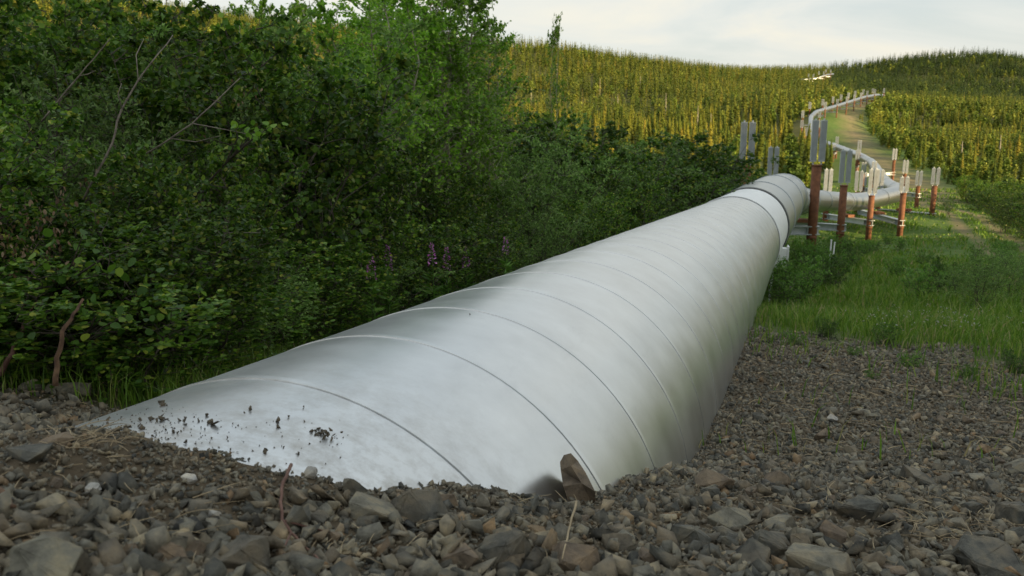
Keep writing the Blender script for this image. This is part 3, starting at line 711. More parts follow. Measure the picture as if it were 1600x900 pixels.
def make_shrub(name, seed, height, spread, nst, nbr, ntw, nlf, lsz, leafm, barkm, fine=False, slim=1.0, tree=False, low=.03, lean=(0, 0), r0=.010):
    r = np.random.default_rng(seed); b_ = MB(); LP = []; LD = []
    for i in range(nst):
        az = r.uniform(0, 6.283); base = np.array([math.cos(az), math.sin(az), 0])*r.uniform(0, .18)*(0.2 if tree else 1)
        hh = height*(r.uniform(.72, 1.03) if not tree else r.uniform(.95, 1.05)); out = spread*r.uniform(.25, 1)*(.15 if tree else .62)
        pts = []; P = base.copy(); nseg = 9
        for k in range(nseg+1):
            t = k/nseg; P = base+np.array([math.cos(az)*out*t**1.25, math.sin(az)*out*t**1.25, hh*t])+np.array([lean[0]*t*t, lean[1]*t*t, 0])+r.normal(size=3)*.018*height*(t > 0)
            pts.append(P)
        b_.tube(pts, [r0*(1-.8*k/nseg) for k in range(nseg+1)], 5, False)
        pts = np.array(pts)
        for j in range(nbr):
            t = low+(1-low)*r.uniform()**.62; fi = t*nseg; i0 = min(int(fi), nseg-1); q = pts[i0]+(pts[i0+1]-pts[i0])*(fi-i0)
            ba = r.uniform(0, 6.283); bl = spread*(.75 if tree else .42)*(1.12-t)**.7*r.uniform(.5, 1.1)
            up = r.uniform(.15, .9)
            bd = np.array([math.cos(ba), math.sin(ba), up]); bd /= np.linalg.norm(bd)
            q2 = q+bd*bl*.5; q3 = q2+(bd+np.array([0, 0, .1])+r.normal(size=3)*.15)*bl*.5
            b_.tube([q, q2, q3], [.005, .0035, .0015], 4, False)
            def lv(a, c_, m_, spr):
                tt = r.uniform(.12, 1.02, m_)[:, None]; LP.append(a+(c_-a)*tt); ax = (c_-a)/np.linalg.norm(c_-a)
                LD.append(ax*.5+r.normal(size=(m_, 3))*spr+np.array([0, 0, -.12]))
            lv(q, q2, nlf//2, .8); lv(q2, q3, nlf, .7)
            for w_ in range(ntw):
                o_ = q+(q3-q)*r.uniform(.25, 1); td_ = bd+r.normal(size=3)*.75; td_ /= np.linalg.norm(td_); e = o_+td_*bl*r.uniform(.3, .6)
                b_.tube([o_, e], [.0022, .001], 3, False); lv(o_, e, nlf, .65)
    LP = np.concatenate(LP); LD = np.concatenate(LD); sz = lsz*r.uniform(.55, 1.15, len(LP))
    v, f = leaves_mesh(LP, LD, sz, fine, slim, r)
    root = empty(name); b_.build('trunk' if tree else 'stems', barkm, root); mesh('foliage', v, f, leafm, root)
    return root
PR = {}
PR['alder_near'] = [make_shrub('alder_bush', 11+i, 2.2, 2.0, 11, 20, 4, 8, .046, M['alder'], M['bark'], True, 1.35) for i in range(3)]
PR['willow_near'] = [make_shrub('willow_bush', 21+i, 2.3, 1.9, 11, 18, 4, 10, .045, M['willow'], M['bark'], True, .62) for i in range(2)]
PR['alder'] = [make_shrub('alder_bush', 31+i, 2.6, 2.2, 12, 20, 4, 9, .052, M['alder'], M['bark'], False, 1.3) for i in range(3)]
PR['willow'] = [make_shrub('willow_bush', 41+i, 2.5, 2.2, 11, 16, 4, 9, .055, M['willow'], M['bark'], False, .75) for i in range(2)]
PR['birch'] = [make_shrub('birch_tree', 51+i, 3.6, 1.3, 2, 46, 5, 9, .046, M['birch'], M['birchbark'], False, 1.2, True, .18, r0=.024) for i in range(3)]
PR['herb'] = [make_shrub('leafy_herb', 61+i, .9, .8, 16, 10, 1, 7, .05, M['herb'], M['bark'], False, .7, low=.05, r0=.005) for i in range(2)]
used = set()
def place(kind, x, y, sc, label, cat, group=None, rz=None, top=None, i=None, sxy=None):
    L_ = PR[kind]; pr = L_[random.randrange(len(L_)) if i is None else i]; rz = random.uniform(0, 6.28) if rz is None else rz
    z = h1(x, y)-.03; sxy = sxy or sc
    if pr.name not in used: used.add(pr.name); o = pr; o.location = (x, y, z); o.rotation_euler = (0, 0, rz); o.scale = (sxy, sxy, sc)
    else: o = dup(pr, (x, y, z), rz, (sxy, sxy, sc))
    tag(o, label, cat, group); return o
def pix_ground(px, d):   # point on the ground at image column px and distance d
    x = (px-800)/F*d*1.0; y = d*math.cos(TH); return x, y
HT = {'alder_near': 2.2, 'willow_near': 2.3, 'alder': 2.6, 'willow': 2.5, 'birch': 3.6, 'herb': .9}
def put(kind, px, ytop, d, label, cat, group=None, wide=1.0, i=None):
    x, y = pix_ground(px, d); z0 = h1(x, y); zt = y*math.tan(-TH+math.atan((450-ytop)/F)); sc = max(.25, (zt-z0)/HT[kind])
    return place(kind, x, y, sc, label, cat, group, i=i, sxy=max(.55, min(1.25, sc))*wide)
G1 = 'alder bushes in the thicket left of the pipe'; G2 = 'willow bushes in the thicket left of the pipe'; G3 = 'birch trees in the thicket left of the pipe'
put('alder_near', 60, 240, 3.4, 'dark alder bush with drooping brown leaves at the left edge above the gravel', 'bush')
put('alder_near', 210, 300, 3.0, 'broad leaved alder bush nearest the gravel, left of the buried pipe end', 'bush', wide=.8)
put('alder_near', 330, 210, 3.9, 'alder bush with big rounded leaves hanging just above the pipe at left', 'bush', wide=.8)
put('willow_near', 120, 120, 4.2, 'grey green willow bush behind the left alder bushes', 'bush')
put('willow_near', 250, 110, 4.7, 'grey green willow with pale bare branches near the top left', 'bush')
for (kd, px, yt, d) in (('alder_near', -60, 140, 3.4), ('alder_near', 420, 90, 5.2), ('alder', -40, -30, 6), ('alder', 80, -20, 6.6), ('alder', 340, 15, 6.2), ('alder', 200, -25, 7), ('alder', 470, 45, 6.6), ('willow', 400, 30, 7.4),
                        ('alder', 530, 210, 6.6), ('willow', 20, -40, 8), ('alder', 130, -25, 9), ('alder', 250, -15, 9.5), ('alder', 350, 25, 10), ('willow', 480, 25, 10), ('alder', 560, 200, 8.6), ('alder', 640, 240, 8.4), ('alder', 700, 260, 9.2), ('willow', 760, 240, 10.2),
                        ('alder', 600, 60, 11), ('willow', 820, 195, 12.2), ('willow', 880, 215, 12.8), ('alder', 930, 235, 13.8), ('alder', 850, 180, 15.5), ('willow', 930, 190, 16), ('alder', 980, 225, 15.6), ('alder', 1010, 205, 18.5), ('alder', 1050, 225, 20), ('alder', 1085, 245, 23), ('willow', 1000, 240, 22), ('alder', 900, 170, 20),
                        ('willow', 1100, 288, 27), ('alder', 1075, 285, 25.5), ('alder', 1105, 295, 31), ('willow', 1085, 275, 33), ('alder', 760, 190, 18), ('alder', 700, 120, 16), ('alder', 960, 225, 27), ('willow', 1040, 250, 31), ('alder', -150, 0, 5.5), ('alder', 20, 60, 11.5), ('willow', 300, 60, 13), ('alder', 520, 60, 14), ('alder', 400, 70, 15.5), ('alder', 160, 60, 14),
                        ('alder', 800, 205, 16.5), ('alder', 1110, 300, 38), ('willow', 1060, 275, 40), ('alder', 1000, 250, 36)):
    w_ = 'willow' in kd
    put(kd, px, yt, d, 'grey green willow bush in the dense thicket left of the pipe' if w_ else 'dark green alder bush in the dense thicket left of the pipe', 'bush', G2 if w_ else G1, wide=1.0+.35*(d > 14))
for (px, yt, d, kd) in ((90, 400, 2.9, 'alder_near'), (300, 400, 3.5, 'alder_near'), (390, 380, 4.3, 'willow_near'), (460, 380, 4.9, 'alder_near'), (520, 350, 5.4, 'alder_near'), (570, 400, 5.9, 'willow_near'), (640, 340, 6.5, 'alder_near'), (700, 330, 7.2, 'alder'), (760, 320, 8, 'alder'), (830, 300, 9.2, 'willow'), (900, 290, 10.6, 'alder'), (970, 290, 12.5, 'alder'), (1030, 280, 15, 'willow'),
                       (200, 440, 2.9, 'alder_near'), (-20, 380, 2.9, 'alder_near'), (150, 300, 3.5, 'alder_near')):
    w_ = 'willow' in kd
    put(kd, px, yt, d, 'low grey green willow growing along the foot of the thicket beside the pipe' if w_ else 'low dark alder growing along the foot of the thicket beside the pipe', 'bush', 'low willows beside the pipe' if w_ else 'low alders beside the pipe', wide=.95)
put('birch', 588, -10, 7.6, 'slim birch with a pale trunk standing free behind the fireweed', 'tree', i=0)
for (px, yt, d, w_) in ((640, -25, 8.6, 1.1), (695, -10, 9.2, 1.1), (560, 10, 9.4, 1), (735, -15, 10, 1.0), (765, 20, 10.4, .8), (690, -40, 9.6, 1.1), (620, -45, 9, 1), (660, 15, 11, 1.2), (720, 20, 12, 1.1), (600, -5, 10.5, 1.2), (480, 5, 12, 1)):
    put('birch', px, yt, d, 'bright green young birch in the tall clump above the middle of the pipe', 'tree', G3, wide=w_)
put('birch', 862, 42, 15, 'lone thin birch rising alone above the thicket against the hill crest', 'tree', wide=.35, i=1)
put('birch', 415, -5, 9.5, 'thin birch breaking the skyline at the upper left', 'tree', wide=.7, i=2)
# brown withered leaves in the left bush
r = np.random.default_rng(5); P_ = []; D_ = []
for cx, cy, dd, n_ in ((20, 380, 2.75, 110), (75, 350, 2.8, 80), (55, 440, 2.7, 70), (395, 130, 4.0, 25), (130, 290, 3.2, 30)):
    for _ in range(n_):
        p = at(r.normal(cx, 32), r.normal(cy, 34), dd+r.normal()*.1); P_.append(p); D_.append(r.normal(size=3)*.4+np.array([0, 0, -1]))
v, f = leaves_mesh(np.array(P_), np.array(D_), r.uniform(.010, .021, len(P_)), True, .8, r)
db = empty('withered_branch', at(30, 450, 2.9)); tag(db, 'withered branch hung with curled brown leaves at the left edge', 'branch')
o = mesh('dead_leaves', v-np.array(at(30, 450, 2.9)), f, M['dryleaf'], db)
b_ = MB(); c0 = np.array(at(30, 450, 2.9)); q0 = ground_at(30, 596)-c0
for e in ((0, 340), (80, 330), (45, 420), (110, 300), (60, 380)):
    E_ = at(e[0], e[1], 2.8)-c0; b_.tube([q0, q0*.5+E_*.3+np.array([-.05, 0, .1]), E_], [.003, .002, .001], 5, False)
b_.build('twigs', M['bark'], db)
# bare branches in the bushes
twig('broken_sapling', [(86, 602), (90, 560), (98, 520), (115, 490), (130, 467)], .008, M['redbark'], 'broken reddish stem with a pale snapped top at the foot of the left bush', 'branch', on_ground=False, dist=(2.3, 2.3, 2.3, 2.32, 2.35))
twig('broken_sapling', [(0, 585), (20, 550), (35, 520), (50, 480)], .009, M['redtwig'], 'dark red leaning stem in the shade at the far left', 'branch', on_ground=False, dist=(2.6, 2.6, 2.65, 2.7))
twig('bare_branch', [(130, 310), (175, 225), (190, 170), (215, 125), (238, 95), (270, 55)], .0048, M['paletwig'], 'grey bare branch rising steeply through the upper left bushes', 'branch', on_ground=False, dist=(3.3, 3.3, 3.3, 3.3, 3.3, 3.4), branches=((6, (190, 130), 3.25), (9, (225, 60), 3.4)))
twig('bare_branch', [(65, 190), (100, 145), (135, 105), (172, 60)], .004, M['paletwig'], 'thin pale branch crossing the leaves at the top left', 'branch', on_ground=False, dist=(3.4, 3.4, 3.4, 3.4), branches=((5, (150, 110), 3.4),))
twig('bare_branch', [(205, 252), (250, 228), (300, 192), (340, 155), (375, 122)], .0042, M['paletwig'], 'forked pale branch reaching right below the steep bare branch', 'branch', on_ground=False, dist=(3.5, 3.45, 3.4, 3.4, 3.4), branches=((4, (345, 212), 3.4), (6, (390, 210), 3.4)))
twig('bare_branch', [(340, 365), (370, 363), (410, 364)], .0025, M['paletwig'], 'short thin branch pointing right over the pipe from the left bush', 'branch', on_ground=False, dist=(3.4, 3.3, 3.3))

# sprays of pale leaves on near branch tips
def spray(cx, cy, d, n_, sx, sy, label, mt='birch', sz=.032):
    c0 = at(cx, cy, d); P_ = np.array([at(cx+rng.normal()*sx, cy+rng.normal()*sy, d+rng.normal()*.06) for _ in range(n_)])-c0
    root = empty('leafy_branch', c0); tag(root, label, 'branch')
    v, f = leaves_mesh(P_, rng.normal(size=(n_, 3))+np.array([.4, -.2, -.1]), rng.uniform(.6, 1.1, n_)*sz, True, 1.25); mesh('leaves', v, f, M[mt], root)
    b_ = MB(); q0 = np.array([-.5, .5, -.35])
    for p in P_[:max(6, n_//5)]: b_.tube([q0*.4, q0*.12+p*.4, p], [.004, .003, .001], 4, False)
    b_.tube([q0, q0*.4], [.006, .004], 5, False); b_.build('twigs', M['bark'], root)
spray(400, 205, 3.3, 30, 34, 10, 'spray of pale yellow green leaves hanging at the tip of the forked branch')
spray(255, 470, 2.75, 75, 38, 24, 'dense bunch of rounded green leaves just above the pipe at left', 'alder', .034)
spray(120, 420, 2.6, 60, 55, 35, 'leafy branch with broad leaves over the red stem at left', 'alder', .032)
spray(160, 500, 2.5, 40, 60, 20, 'low leafy branch left of the dense bunch, above the pale rounded rock', 'alder', .030)

# fireweed
def fireweed(px, py, d, hgt, label, hs=.11):
    x, y = pix_ground(px, d); P = at(px, py, d); g = h1(P[0], P[1]); root = empty('fireweed', (P[0], P[1], g)); tag(root, label, 'flower')
    top = P[2]-g; b_ = MB(); b_.tube([(0, 0, -.03), (.01, 0, top*.5), (0, 0, top+hs)], [.005, .004, .0015], 5, False); b_.build('stem', M['herb'], root)
    n_ = 70; t = rng.uniform(-.5, 1, n_); az = rng.uniform(0, 6.28, n_); rad = .024*(1.1-t.clip(0))*.8
    Pp = np.stack([np.cos(az)*rad, np.sin(az)*rad, top+t*hs], -1); Dd = np.stack([np.cos(az), np.sin(az), .2*np.ones(n_)], -1)
    v, f = leaves_mesh(Pp, Dd, rng.uniform(.009, .016, n_), False, 1.6); mesh('blossom', v, f, M['petal'], root)
    n_ = 60; t = rng.uniform(.15, .93, n_); az = rng.uniform(0, 6.28, n_)
    v, f = leaves_mesh(np.stack([0*t, 0*t, top*t-.05], -1), np.stack([np.cos(az), np.sin(az), .5+0*t], -1), rng.uniform(.06, .10, n_), False, .35); mesh('leaves', v, f, M['herb'], root)
for q in ((580, 424, 5.1, 1, 'fireweed with a magenta spike left of the others, by the birch trunk'), (675, 404, 5.7, 1, 'fireweed with the tallest bright magenta spike in the middle'), (728, 408, 6.2, 1, 'fireweed with a rounded pink head right of the tallest spike'),
          (606, 410, 5.4, 1, 'faded pink fireweed just right of the birch trunk'), (790, 390, 7.0, 1, 'fireweed farthest along the pipe, with a narrow purple tip'), (698, 410, 6.0, 1, 'small fading fireweed between the bright spike and the rounded head')):
    fireweed(*q)
fireweed(1234, 458, 12.0, 1, 'single fireweed in the grass right of the pipe, below the white box', .1)

# weeds and low bushes in the meadow
GH = 'leafy weeds along the pipe and in the meadow'
for (px, d) in ((1225, 11.5), (1245, 13), (1262, 14), (1236, 15.5), (1275, 17), (1255, 18.5), (1290, 16), (1300, 20), (1262, 23), (1240, 21), (1280, 26), (1268, 28), (1300, 30), (1320, 33), (1345, 36), (1245, 26), (1228, 17.5), (1215, 13.5), (1330, 25), (1360, 40), (1400, 42), (1310, 38), (1380, 46), (1285, 33),
                (1440, 14), (1470, 17), (1400, 21), (1560, 24), (1440, 28), (1560, 31)):
    x, y = pix_ground(px, d); 
    if pipe_dist(np.array([x]), np.array([y]))[0] < .9: x += .6
    place('herb', x, y, random.uniform(.55, 1.0), 'leafy green weed standing in the grass right of the pipe', 'weed', GH)
for (px, d, sc, lb) in ((1530, 11.5, .42, 'dark low willow bush in the grass near the right edge'), (1575, 12.8, .42, 'low willow bush touching the right edge of the photo'), (1500, 13.5, .36, 'smaller willow bush behind the dark low one in the meadow'), (1470, 61, .5, 'low dark bush beside the foot of the farthest right support post')):
    x, y = pix_ground(px, d); place('willow', x, y, sc, lb, 'bush')
GS = 'low alder bushes along the far side of the track'
for (px, d) in ((1560, 50), (1590, 46), (1610, 42), (1545, 56), (1575, 58), (1600, 54), (1640, 48), (1530, 64), (1515, 72), (1555, 68), (1600, 66), (1500, 80), (1535, 80)):
    x, y = pix_ground(px, d); place('alder', x, y, random.uniform(.8, 1.15), 'low dark bush at the edge of the forest beyond the track', 'bush', GS, sxy=random.uniform(1.2, 1.6))

# ------------------------------------------------------------------ grass
def blades(x, y, hmin, hmax, wid, name):
    n_ = len(x); z = H(x, y); r_ = np.hypot(x, y); h_ = rng.uniform(hmin, hmax, n_); w = np.maximum(wid, .00062*r_)*rng.uniform(.7, 1.3, n_)
    az = rng.uniform(0, 6.283, n_); la = rng.uniform(0, 6.283, n_); le = h_*rng.uniform(.1, .75, n_)
    cx, sx = np.cos(az)*w, np.sin(az)*w; lx, ly = np.cos(la)*le, np.sin(la)*le
    v = np.stack([np.stack([x-cx, y-sx, z-.01], -1), np.stack([x+cx, y+sx, z-.01], -1), np.stack([x+cx*.8+lx*.35, y+sx*.8+ly*.35, z+h_*.6], -1), np.stack([x-cx*.8+lx*.35, y-sx*.8+ly*.35, z+h_*.6], -1), np.stack([x+lx, y+ly, z+h_*(1-.15*(le/h_))], -1)], 1)
    b0 = (np.arange(n_)*5)[:, None]
    f = np.concatenate([b0+np.array([0, 1, 2]), b0+np.array([0, 2, 3]), b0+np.array([3, 2, 4])])
    return mesh(name, v.reshape(-1, 3), f, M['grass'])
n_ = 400000
r = np.exp(rng.uniform(math.log(3.0), math.log(105), n_)); a = np.radians(np.where(r < 40, rng.uniform(-4, 50, n_), rng.uniform(-4, 40, n_))); x = r*np.sin(a); y = r*np.cos(a)
g = grassy(x, y); pa = vnoise(x, y, .55, 12)+vnoise(x, y, 2.5, 13)*.8
td = track_dist(x, y); ed_ = np.clip((y+1.3-np.maximum(3.6, 5.5-1.0*(x-1.7))+vnoise(x, y, .9, 21)*2.0)/2.6, .015, 1)
dens = np.maximum(g*ed_, ed_*.4*(ed_ < .6))*np.clip(.55+pa*1.3, .05, 1)*np.where((np.abs(td-.9) < .45) & (r < 90), .12, 1)
k = (rng.uniform(size=n_) < dens) & (pipe_dist(x, y) > .35) & (td > -1)
x, y = x[k], y[k]
tall = vnoise(x, y, 1.8, 14)+vnoise(x, y, .5, 15)*.5; t_ = (tall > .08) & (y > 7.5)
for (px_, py_, sc) in ((1240, 540, .13), (1335, 556, .10), (1422, 575, .14), (1510, 592, .12), (1385, 540, .2), (1290, 528, .18), (1590, 585, .2), (1360, 592, .08)):
    q_ = ground_at(px_, py_); place('herb', q_[0], q_[1], sc, 'small green weed at the ragged edge between gravel and grass', 'weed', 'small weeds along the gravel edge')
g1 = blades(x[t_], y[t_], .10, .32, .0028, 'tall_grass'); tag(g1, 'taller tufts of green and straw coloured grass in the meadow right of the pipe', 'grass', kind='stuff')
g2 = blades(x[~t_], y[~t_], .03, .15, .0028, 'grass'); tag(g2, 'short green grass of the sloping meadow right of the pipe', 'grass', kind='stuff')
n_ = 45000
y = np.exp(rng.uniform(math.log(2.2), math.log(30), n_)); x = -1.02+.352*(y-.3)-.78-rng.uniform(.0, 2.4, n_)*(.6+.06*y)
k = rng.uniform(size=n_) < grassy(x, y); g3 = blades(x[k], y[k], .04, .17, .0022, 'undergrowth'); tag(g3, 'green grass growing under the bushes along the left of the pipe', 'grass', kind='stuff')
# clover-like pale flower heads in the meadow
n_ = 900; px = rng.normal(1450, 70, n_); py = rng.normal(500, 26, n_); P_ = []
for i in range(0, n_, 3):
    p = ground_at(px[i], py[i]+8)
    if grassy(p[0:1], p[1:2])[0] > .5: P_.append(p+np.array([0, 0, random.uniform(.08, .2)]))
P_ = np.array(P_)
tag(scatter('meadow_flowers', P_, rng.uniform(.006, .011, len(P_)), M['whitepetal']), 'tiny pale flower heads sprinkled through the meadow grass', 'flowers', kind='stuff')

# ------------------------------------------------------------------ forest
def spruce_proto(seed, lay, per, trunk=True):
    r = np.random.default_rng(seed); v = []; f = []; W_ = r.uniform(.115, .17)
    for i in range(lay):
        t = .06+.94*(i/lay)**.92; rad = W_*(1.02-t)**.62*(1 if t > .15 else .7)
        for j in range(per):
            if r.uniform() < .1: continue
            a = r.uniform(0, 6.283); L_ = rad*r.uniform(.55, 1.2); dz = -L_*r.uniform(.25, .8); wd = L_*r.uniform(.28, .5)+.006
            c, s_ = math.cos(a), math.sin(a); b0 = len(v)
            v += [(0, 0, t+.012), (c*L_*.55-s_*wd, s_*L_*.55+c*wd, t+dz*.6), (c*L_, s_*L_, t+dz*.75), (c*L_*.55+s_*wd, s_*L_*.55-c*wd, t+dz*.6)]
            f += [(b0, b0+1, b0+2), (b0, b0+2, b0+3)]
    b0 = len(v); v += [(.012, 0, .92), (-.006, .011, .92), (-.006, -.011, .92), (0, 0, 1.03)]; f += [(b0, b0+1, b0+3), (b0+1, b0+2, b0+3), (b0+2, b0, b0+3)]
    return np.array(v), np.array(f)
def aspen_proto(seed, n_):
    r = np.random.default_rng(seed); u = r.normal(size=(n_, 3)); u /= np.linalg.norm(u, axis=1)[:, None]; rad = r.uniform(.35, 1, n_)**.6
    p = u*rad[:, None]*np.array([.20, .20, .42])+np.array([0, 0, .56]); p[:, :2] *= (1.2-.7*p[:, 2:3]); p += r.normal(size=(n_, 3))*.02
    return leaves_mesh(p, r.normal(size=(n_, 3)), r.uniform(*((.05, .085) if n_ > 300 else (.09, .16)), n_), False, 1.6, r)
def sample_forest():
    n_ = 125000
    px = rng.uniform(-350, 1900, n_); d = np.exp(rng.uniform(math.log(60), math.log(820), n_)) if False else np.sqrt(rng.uniform(60**2, 820**2, n_))
    px2 = rng.uniform(1330, 1850, 9000); d2 = np.sqrt(rng.uniform(165**2, 350**2, 9000)); px = np.concatenate([px, px2]); d = np.concatenate([d, d2])
    x = (px-800)/F*d; y = d
    return x, y, d, px
x, y, d, px = sample_forest()
pd = np.full(x.shape, 1e9)
for p in dense[::6]: pd = np.minimum(pd, np.hypot(x-p[0], y-p[1]))
for p, _ in RIDGE: pd = np.minimum(pd, np.hypot(x-p[0], (y-p[1])*.45)-4)
td = track_dist(x, y)
# the cleared strip lies between the pipe and the track
def in_poly(x, y, poly):
    ins = np.zeros(x.shape, bool); j = len(poly)-1
    for i in range(len(poly)):
        xi, yi = poly[i]; xj, yj = poly[j]
        with np.errstate(divide='ignore', invalid='ignore'): c = ((yi > y) != (yj > y)) & (x < (xj-xi)*(y-yi)/(yj-yi+1e-12)+xi)
        ins ^= c; j = i
    return ins
pp_ = dense[(dense[:, 1] > 45)][::12, :2]
poly = [tuple(q) for q in pp_]+[tuple(q) for q in TRACK[::-1]]
print('track', TRACK.round(0).tolist())
strip = (pd < 4.5) | (td < 3.5+vnoise(x, y, 9, 40)*3) | in_poly(x, y, poly)
meadow = (y < 62) & (x > -2) | ((x > 8) & (y < 76) & (x < .52*y))
k = ~strip & ~meadow & (y > 60-20*(x < -15))
cl_ = vnoise(x, y, 25, 41)+vnoise(x, y, 9, 42)*.6
k &= rng.uniform(size=len(x)) < np.clip(.62+cl_*.9, .25, 1)
x, y, d, px, td = x[k], y[k], d[k], px[k], td[k]
z = H(x, y)-.2
right = (x > .40*y) & (y < 420)
aspen = rng.uniform(size=len(x)) < np.where(right, .42, .10)+.3*(td < 16)
ht = (2.4+5.0*rng.uniform(size=len(x))**1.3)*np.clip(.8+d/900, .8, 1.25)*np.where(right, .72, 1)*np.where(aspen, .72, 1)
# extra trees on the hill behind the camera that shades the meadow
m2 = 2200; c_ = rng.uniform(-80, 51, m2); t_ = rng.uniform(48, 130, m2); ex = .6*c_+SD[0]*t_; ey = .8*c_+SD[1]*t_; kk = (ex > .95*ey+5); ex, ey = ex[kk], ey[kk]
vis = (z > -50)
# order by how large they show
sx_, sy_, sd_ = project(np.stack([x, y, z+ht*.6], -1))
show = np.where((sx_ > 760) & (sx_ < 1600) & (sy_ < 450), ht/sd_, 0)
order = np.argsort(-show)
lead = np.zeros(len(x), bool)
si = [i for i in order if not aspen[i]][:290]; ai = [i for i in order if aspen[i]][:170]
lead[si] = True; lead[ai] = True
SPD = [spruce_proto(700+i, 46, 8) for i in range(5)]; APD = [aspen_proto(720+i, 620) for i in range(4)]
def tree_set(idx, protos_, name, crownmat, label, group, barkm):
    base = []
    for v, f in protos_:
        root = empty(name); mesh('crown', v, f, crownmat, root)
        b_ = MB(); b_.tube([(0, 0, -.05), (0, .004, .5), (0, 0, .95)], [.012, .008, .002], 6, False); b_.build('trunk', barkm, root); base.append(root)
    for q, i in enumerate(idx):
        o = base[q] if q < len(base) else dup(base[q % len(base)], (0, 0, 0))
        o.location = (x[i], y[i], z[i]); o.rotation_euler = (random.uniform(-.03, .03), random.uniform(-.03, .03), random.uniform(0, 6.28)); w = ht[i]*random.uniform(.85, 1.2); o.scale = (w, w, ht[i])
        tag(o, label, 'tree', group)
tree_set(si, SPD, 'spruce_tree', M['spruce'], 'slim pointed spruce in the forest on the slopes behind the pipe', 'spruces on the nearer forest slopes', M['bark'])
tree_set(ai, APD, 'aspen_tree', M['aspen'], 'round crowned yellow green broadleaf tree among the spruces beyond the track', 'broadleaf trees on the nearer forest slopes', M['paletwig'])
def bulk(name, idx_x, idx_y, idx_z, idx_h, protos_, matl, label):
    vs = []; fs = []; ts = []; base = 0; n_ = len(idx_x); tnt = np.clip(rng.uniform(size=n_)*.75+vnoise(idx_x, idx_y, 30, 77)*.5+.15, 0, .999); pick = rng.integers(0, len(protos_), n_); az = rng.uniform(0, 6.283, n_); wd = rng.uniform(.85, 1.35, n_)
    for k_, (pv, pf) in enumerate(protos_):
        m_ = np.where(pick == k_)[0]
        if not len(m_): continue
        c, s_ = np.cos(az[m_])[:, None], np.sin(az[m_])[:, None]; hh = idx_h[m_][:, None]; w = hh*wd[m_][:, None]
        X = (pv[None, :, 0]*c-pv[None, :, 1]*s_)*w+idx_x[m_][:, None]; Y = (pv[None, :, 0]*s_+pv[None, :, 1]*c)*w+idx_y[m_][:, None]; Z = pv[None, :, 2]*hh+idx_z[m_][:, None]
        vs.append(np.stack([X, Y, Z], -1).reshape(-1, 3)); ts.append(np.repeat(tnt[m_], len(pv))); fs.append((pf[None]+(np.arange(len(m_))*len(pv))[:, None, None]+base).reshape(-1, 3)); base += len(m_)*len(pv)
    o = mesh(name, np.concatenate(vs), np.concatenate(fs), matl); tag(o, label, 'forest', kind='stuff')
    tn = np.concatenate(ts).astype(np.float32); at2 = o.data.attributes.new('tint', 'FLOAT', 'POINT'); at2.data.foreach_set('value', tn); return o
SPL = [spruce_proto(800+i, 15, 4) for i in range(8)]; SPM = [spruce_proto(830+i, 20, 6) for i in range(6)]; APL = [aspen_proto(820+i, 90) for i in range(5)]
rest = ~lead
q = rest & ~aspen & (d < 260) & ~((y > 400) & (x > .37*y)); bulk('spruce_forest', x[q], y[q], z[q], ht[q], SPM, M['spruce'], 'spruce forest covering the lower slopes on both sides of the pipeline')
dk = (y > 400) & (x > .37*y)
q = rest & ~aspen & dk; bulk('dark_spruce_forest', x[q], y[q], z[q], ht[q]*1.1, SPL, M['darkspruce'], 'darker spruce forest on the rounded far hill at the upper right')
q = rest & ~aspen & (d >= 260) & ~dk; bulk('distant_spruce_forest', x[q], y[q], z[q], ht[q]*1.05, SPL, M['spruce'], 'distant spruce forest running up to the crest of the hills')
q = rest & aspen; bulk('broadleaf_woodland', x[q], y[q], z[q], ht[q], APL, M['aspen'], 'yellow green broadleaf woodland mixed between the spruces')
eh = rng.uniform(5, 9, len(ex)); bulk('shading_forest', ex, ey, H(ex, ey)-.2, eh, SPM, M['spruce'], 'spruce wood on the hill behind the camera')
print('trees', len(x), 'rest', rest.sum())

for (px_, py_, d_, h_) in ((937, 150, 330, 8), (1040, 170, 260, 8), (870, 125, 380, 8), (965, 165, 280, 7), (1110, 205, 200, 6), (1000, 140, 350, 7), (1090, 185, 230, 6), (1180, 175, 260, 6.5), (830, 150, 300, 7), (1560, 250, 150, 4.5), (1500, 262, 130, 4.5)):
    p_ = at(px_, py_, d_); g_ = h1(p_[0], p_[1]); b_ = MB(); b_.tube([(0, 0, -.2), (.05, 0, h_*.5), (0, .08, h_)], [.16, .12, .04], 7)
    for k_ in range(7):
        t_ = random.uniform(.35, .95); a_ = random.uniform(0, 6.28); b_.tube([(0, 0, h_*t_), (math.cos(a_)*.5, math.sin(a_)*.5, h_*t_+.15)], [.03, .01], 4, False)
    o = b_.build('dead_tree', M['birchbark']); o.location = (p_[0], p_[1], g_); tag(o, 'bare pale dead trunk standing among the spruces on the hillside', 'dead tree', 'dead trees in the forest')
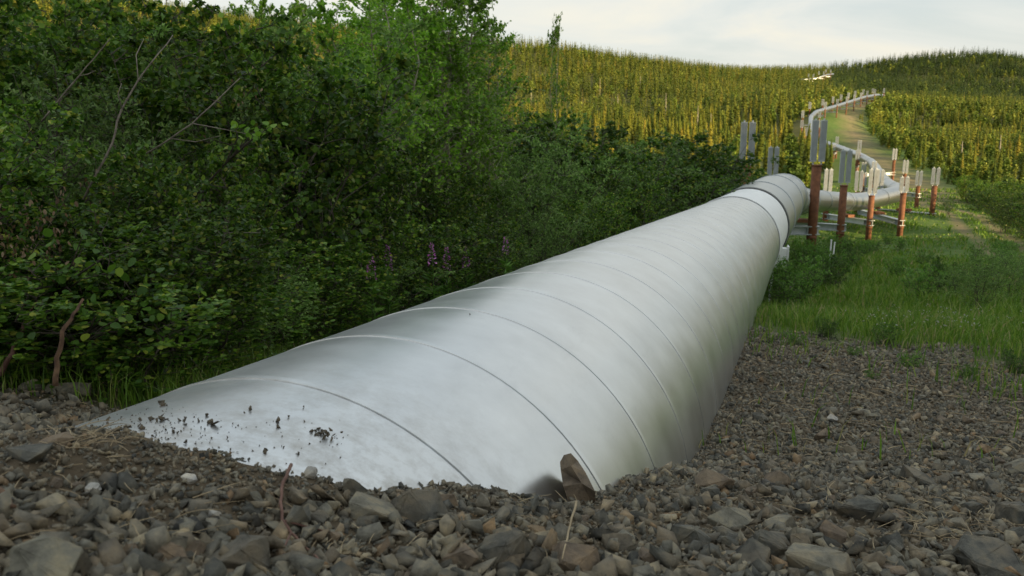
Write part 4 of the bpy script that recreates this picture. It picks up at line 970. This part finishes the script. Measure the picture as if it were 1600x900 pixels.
# ------------------------------------------------------------------ camera, sun, sky
cam = bpy.data.cameras.new('camera'); co = bpy.data.objects.new('camera', cam); COL.objects.link(co); SC.camera = co
cam.sensor_width = 36; cam.lens = 36*F/1600; cam.clip_end = 5000; cam.clip_start = .05
co.location = (0, 0, 0); co.rotation_euler = (math.pi/2-TH, 0, 0)
cam.dof.use_dof = True; cam.dof.focus_distance = 2.5; cam.dof.aperture_fstop = 9
EL = math.radians(12)
sun = bpy.data.lights.new('sun', 'SUN'); sun.energy = 5; sun.angle = math.radians(.5); sun.color = (1, .76, .42)
so = bpy.data.objects.new('sun', sun); COL.objects.link(so)
dirv = Vector((SD[0]*math.cos(EL), SD[1]*math.cos(EL), math.sin(EL))); so.rotation_euler = dirv.to_track_quat('Z', 'Y').to_euler(); so.location = dirv*50
w = bpy.data.worlds.new('World'); SC.world = w; w.use_nodes = True; nt = w.node_tree; bg = nt.nodes['Background']
sky = nt.nodes.new('ShaderNodeTexSky'); sky.sky_type = 'NISHITA'; sky.sun_disc = False; sky.sun_elevation = EL; sky.sun_rotation = math.atan2(SD[0], SD[1]); sky.air_density = 1.0; sky.dust_density = 2.0
tc = nt.nodes.new('ShaderNodeTexCoord'); mp = N(nt, 'ShaderNodeMapping'); mp.inputs['Scale'].default_value = (1, 1, 4.5); nt.links.new(tc.outputs['Generated'], mp.inputs[0])
cn = noise(nt, 2.6, 6, .55, mp.outputs[0], .5)
cl1_ = ramp(nt, cn, [(.34, (.80, .86, .90)), (.48, (.92, .95, .95)), (.58, (1.03, 1.01, .94)), (.75, (1.10, 1.06, .95))])
sx3 = nt.nodes.new('ShaderNodeSeparateXYZ'); nt.links.new(tc.outputs['Generated'], sx3.inputs[0])
el_ = ramp(nt, sx3.outputs[2], [(0, (.73, .71, .655)), (.16, (.72, .71, .675)), (.4, (.63, .665, .69)), (1, (.60, .65, .69))])
cl1 = mixc(nt, 1.0, cl1_, el_, 'MULTIPLY')
sc_ = nt.nodes.new('ShaderNodeVectorMath'); sc_.operation = 'SCALE'; sc_.inputs['Scale'].default_value = 5.05; nt.links.new(cl1, sc_.inputs[0])
cf = ramp(nt, cn, [(.25, (.72,)*3), (.5, (.93,)*3)])
mx = mixc(nt, cf, sky.outputs[0], sc_.outputs[0]); nt.links.new(mx, bg.inputs[0]); bg.inputs[1].default_value = .12
SC.view_settings.view_transform = 'Standard'; SC.view_settings.look = 'None'; SC.view_settings.exposure = 1.05; SC.view_settings.gamma = 1
SC.view_settings.use_curve_mapping = False
SC.cycles.max_bounces = 6; SC.cycles.diffuse_bounces = 3; SC.cycles.glossy_bounces = 3; SC.cycles.transmission_bounces = 3; SC.cycles.use_denoising = True
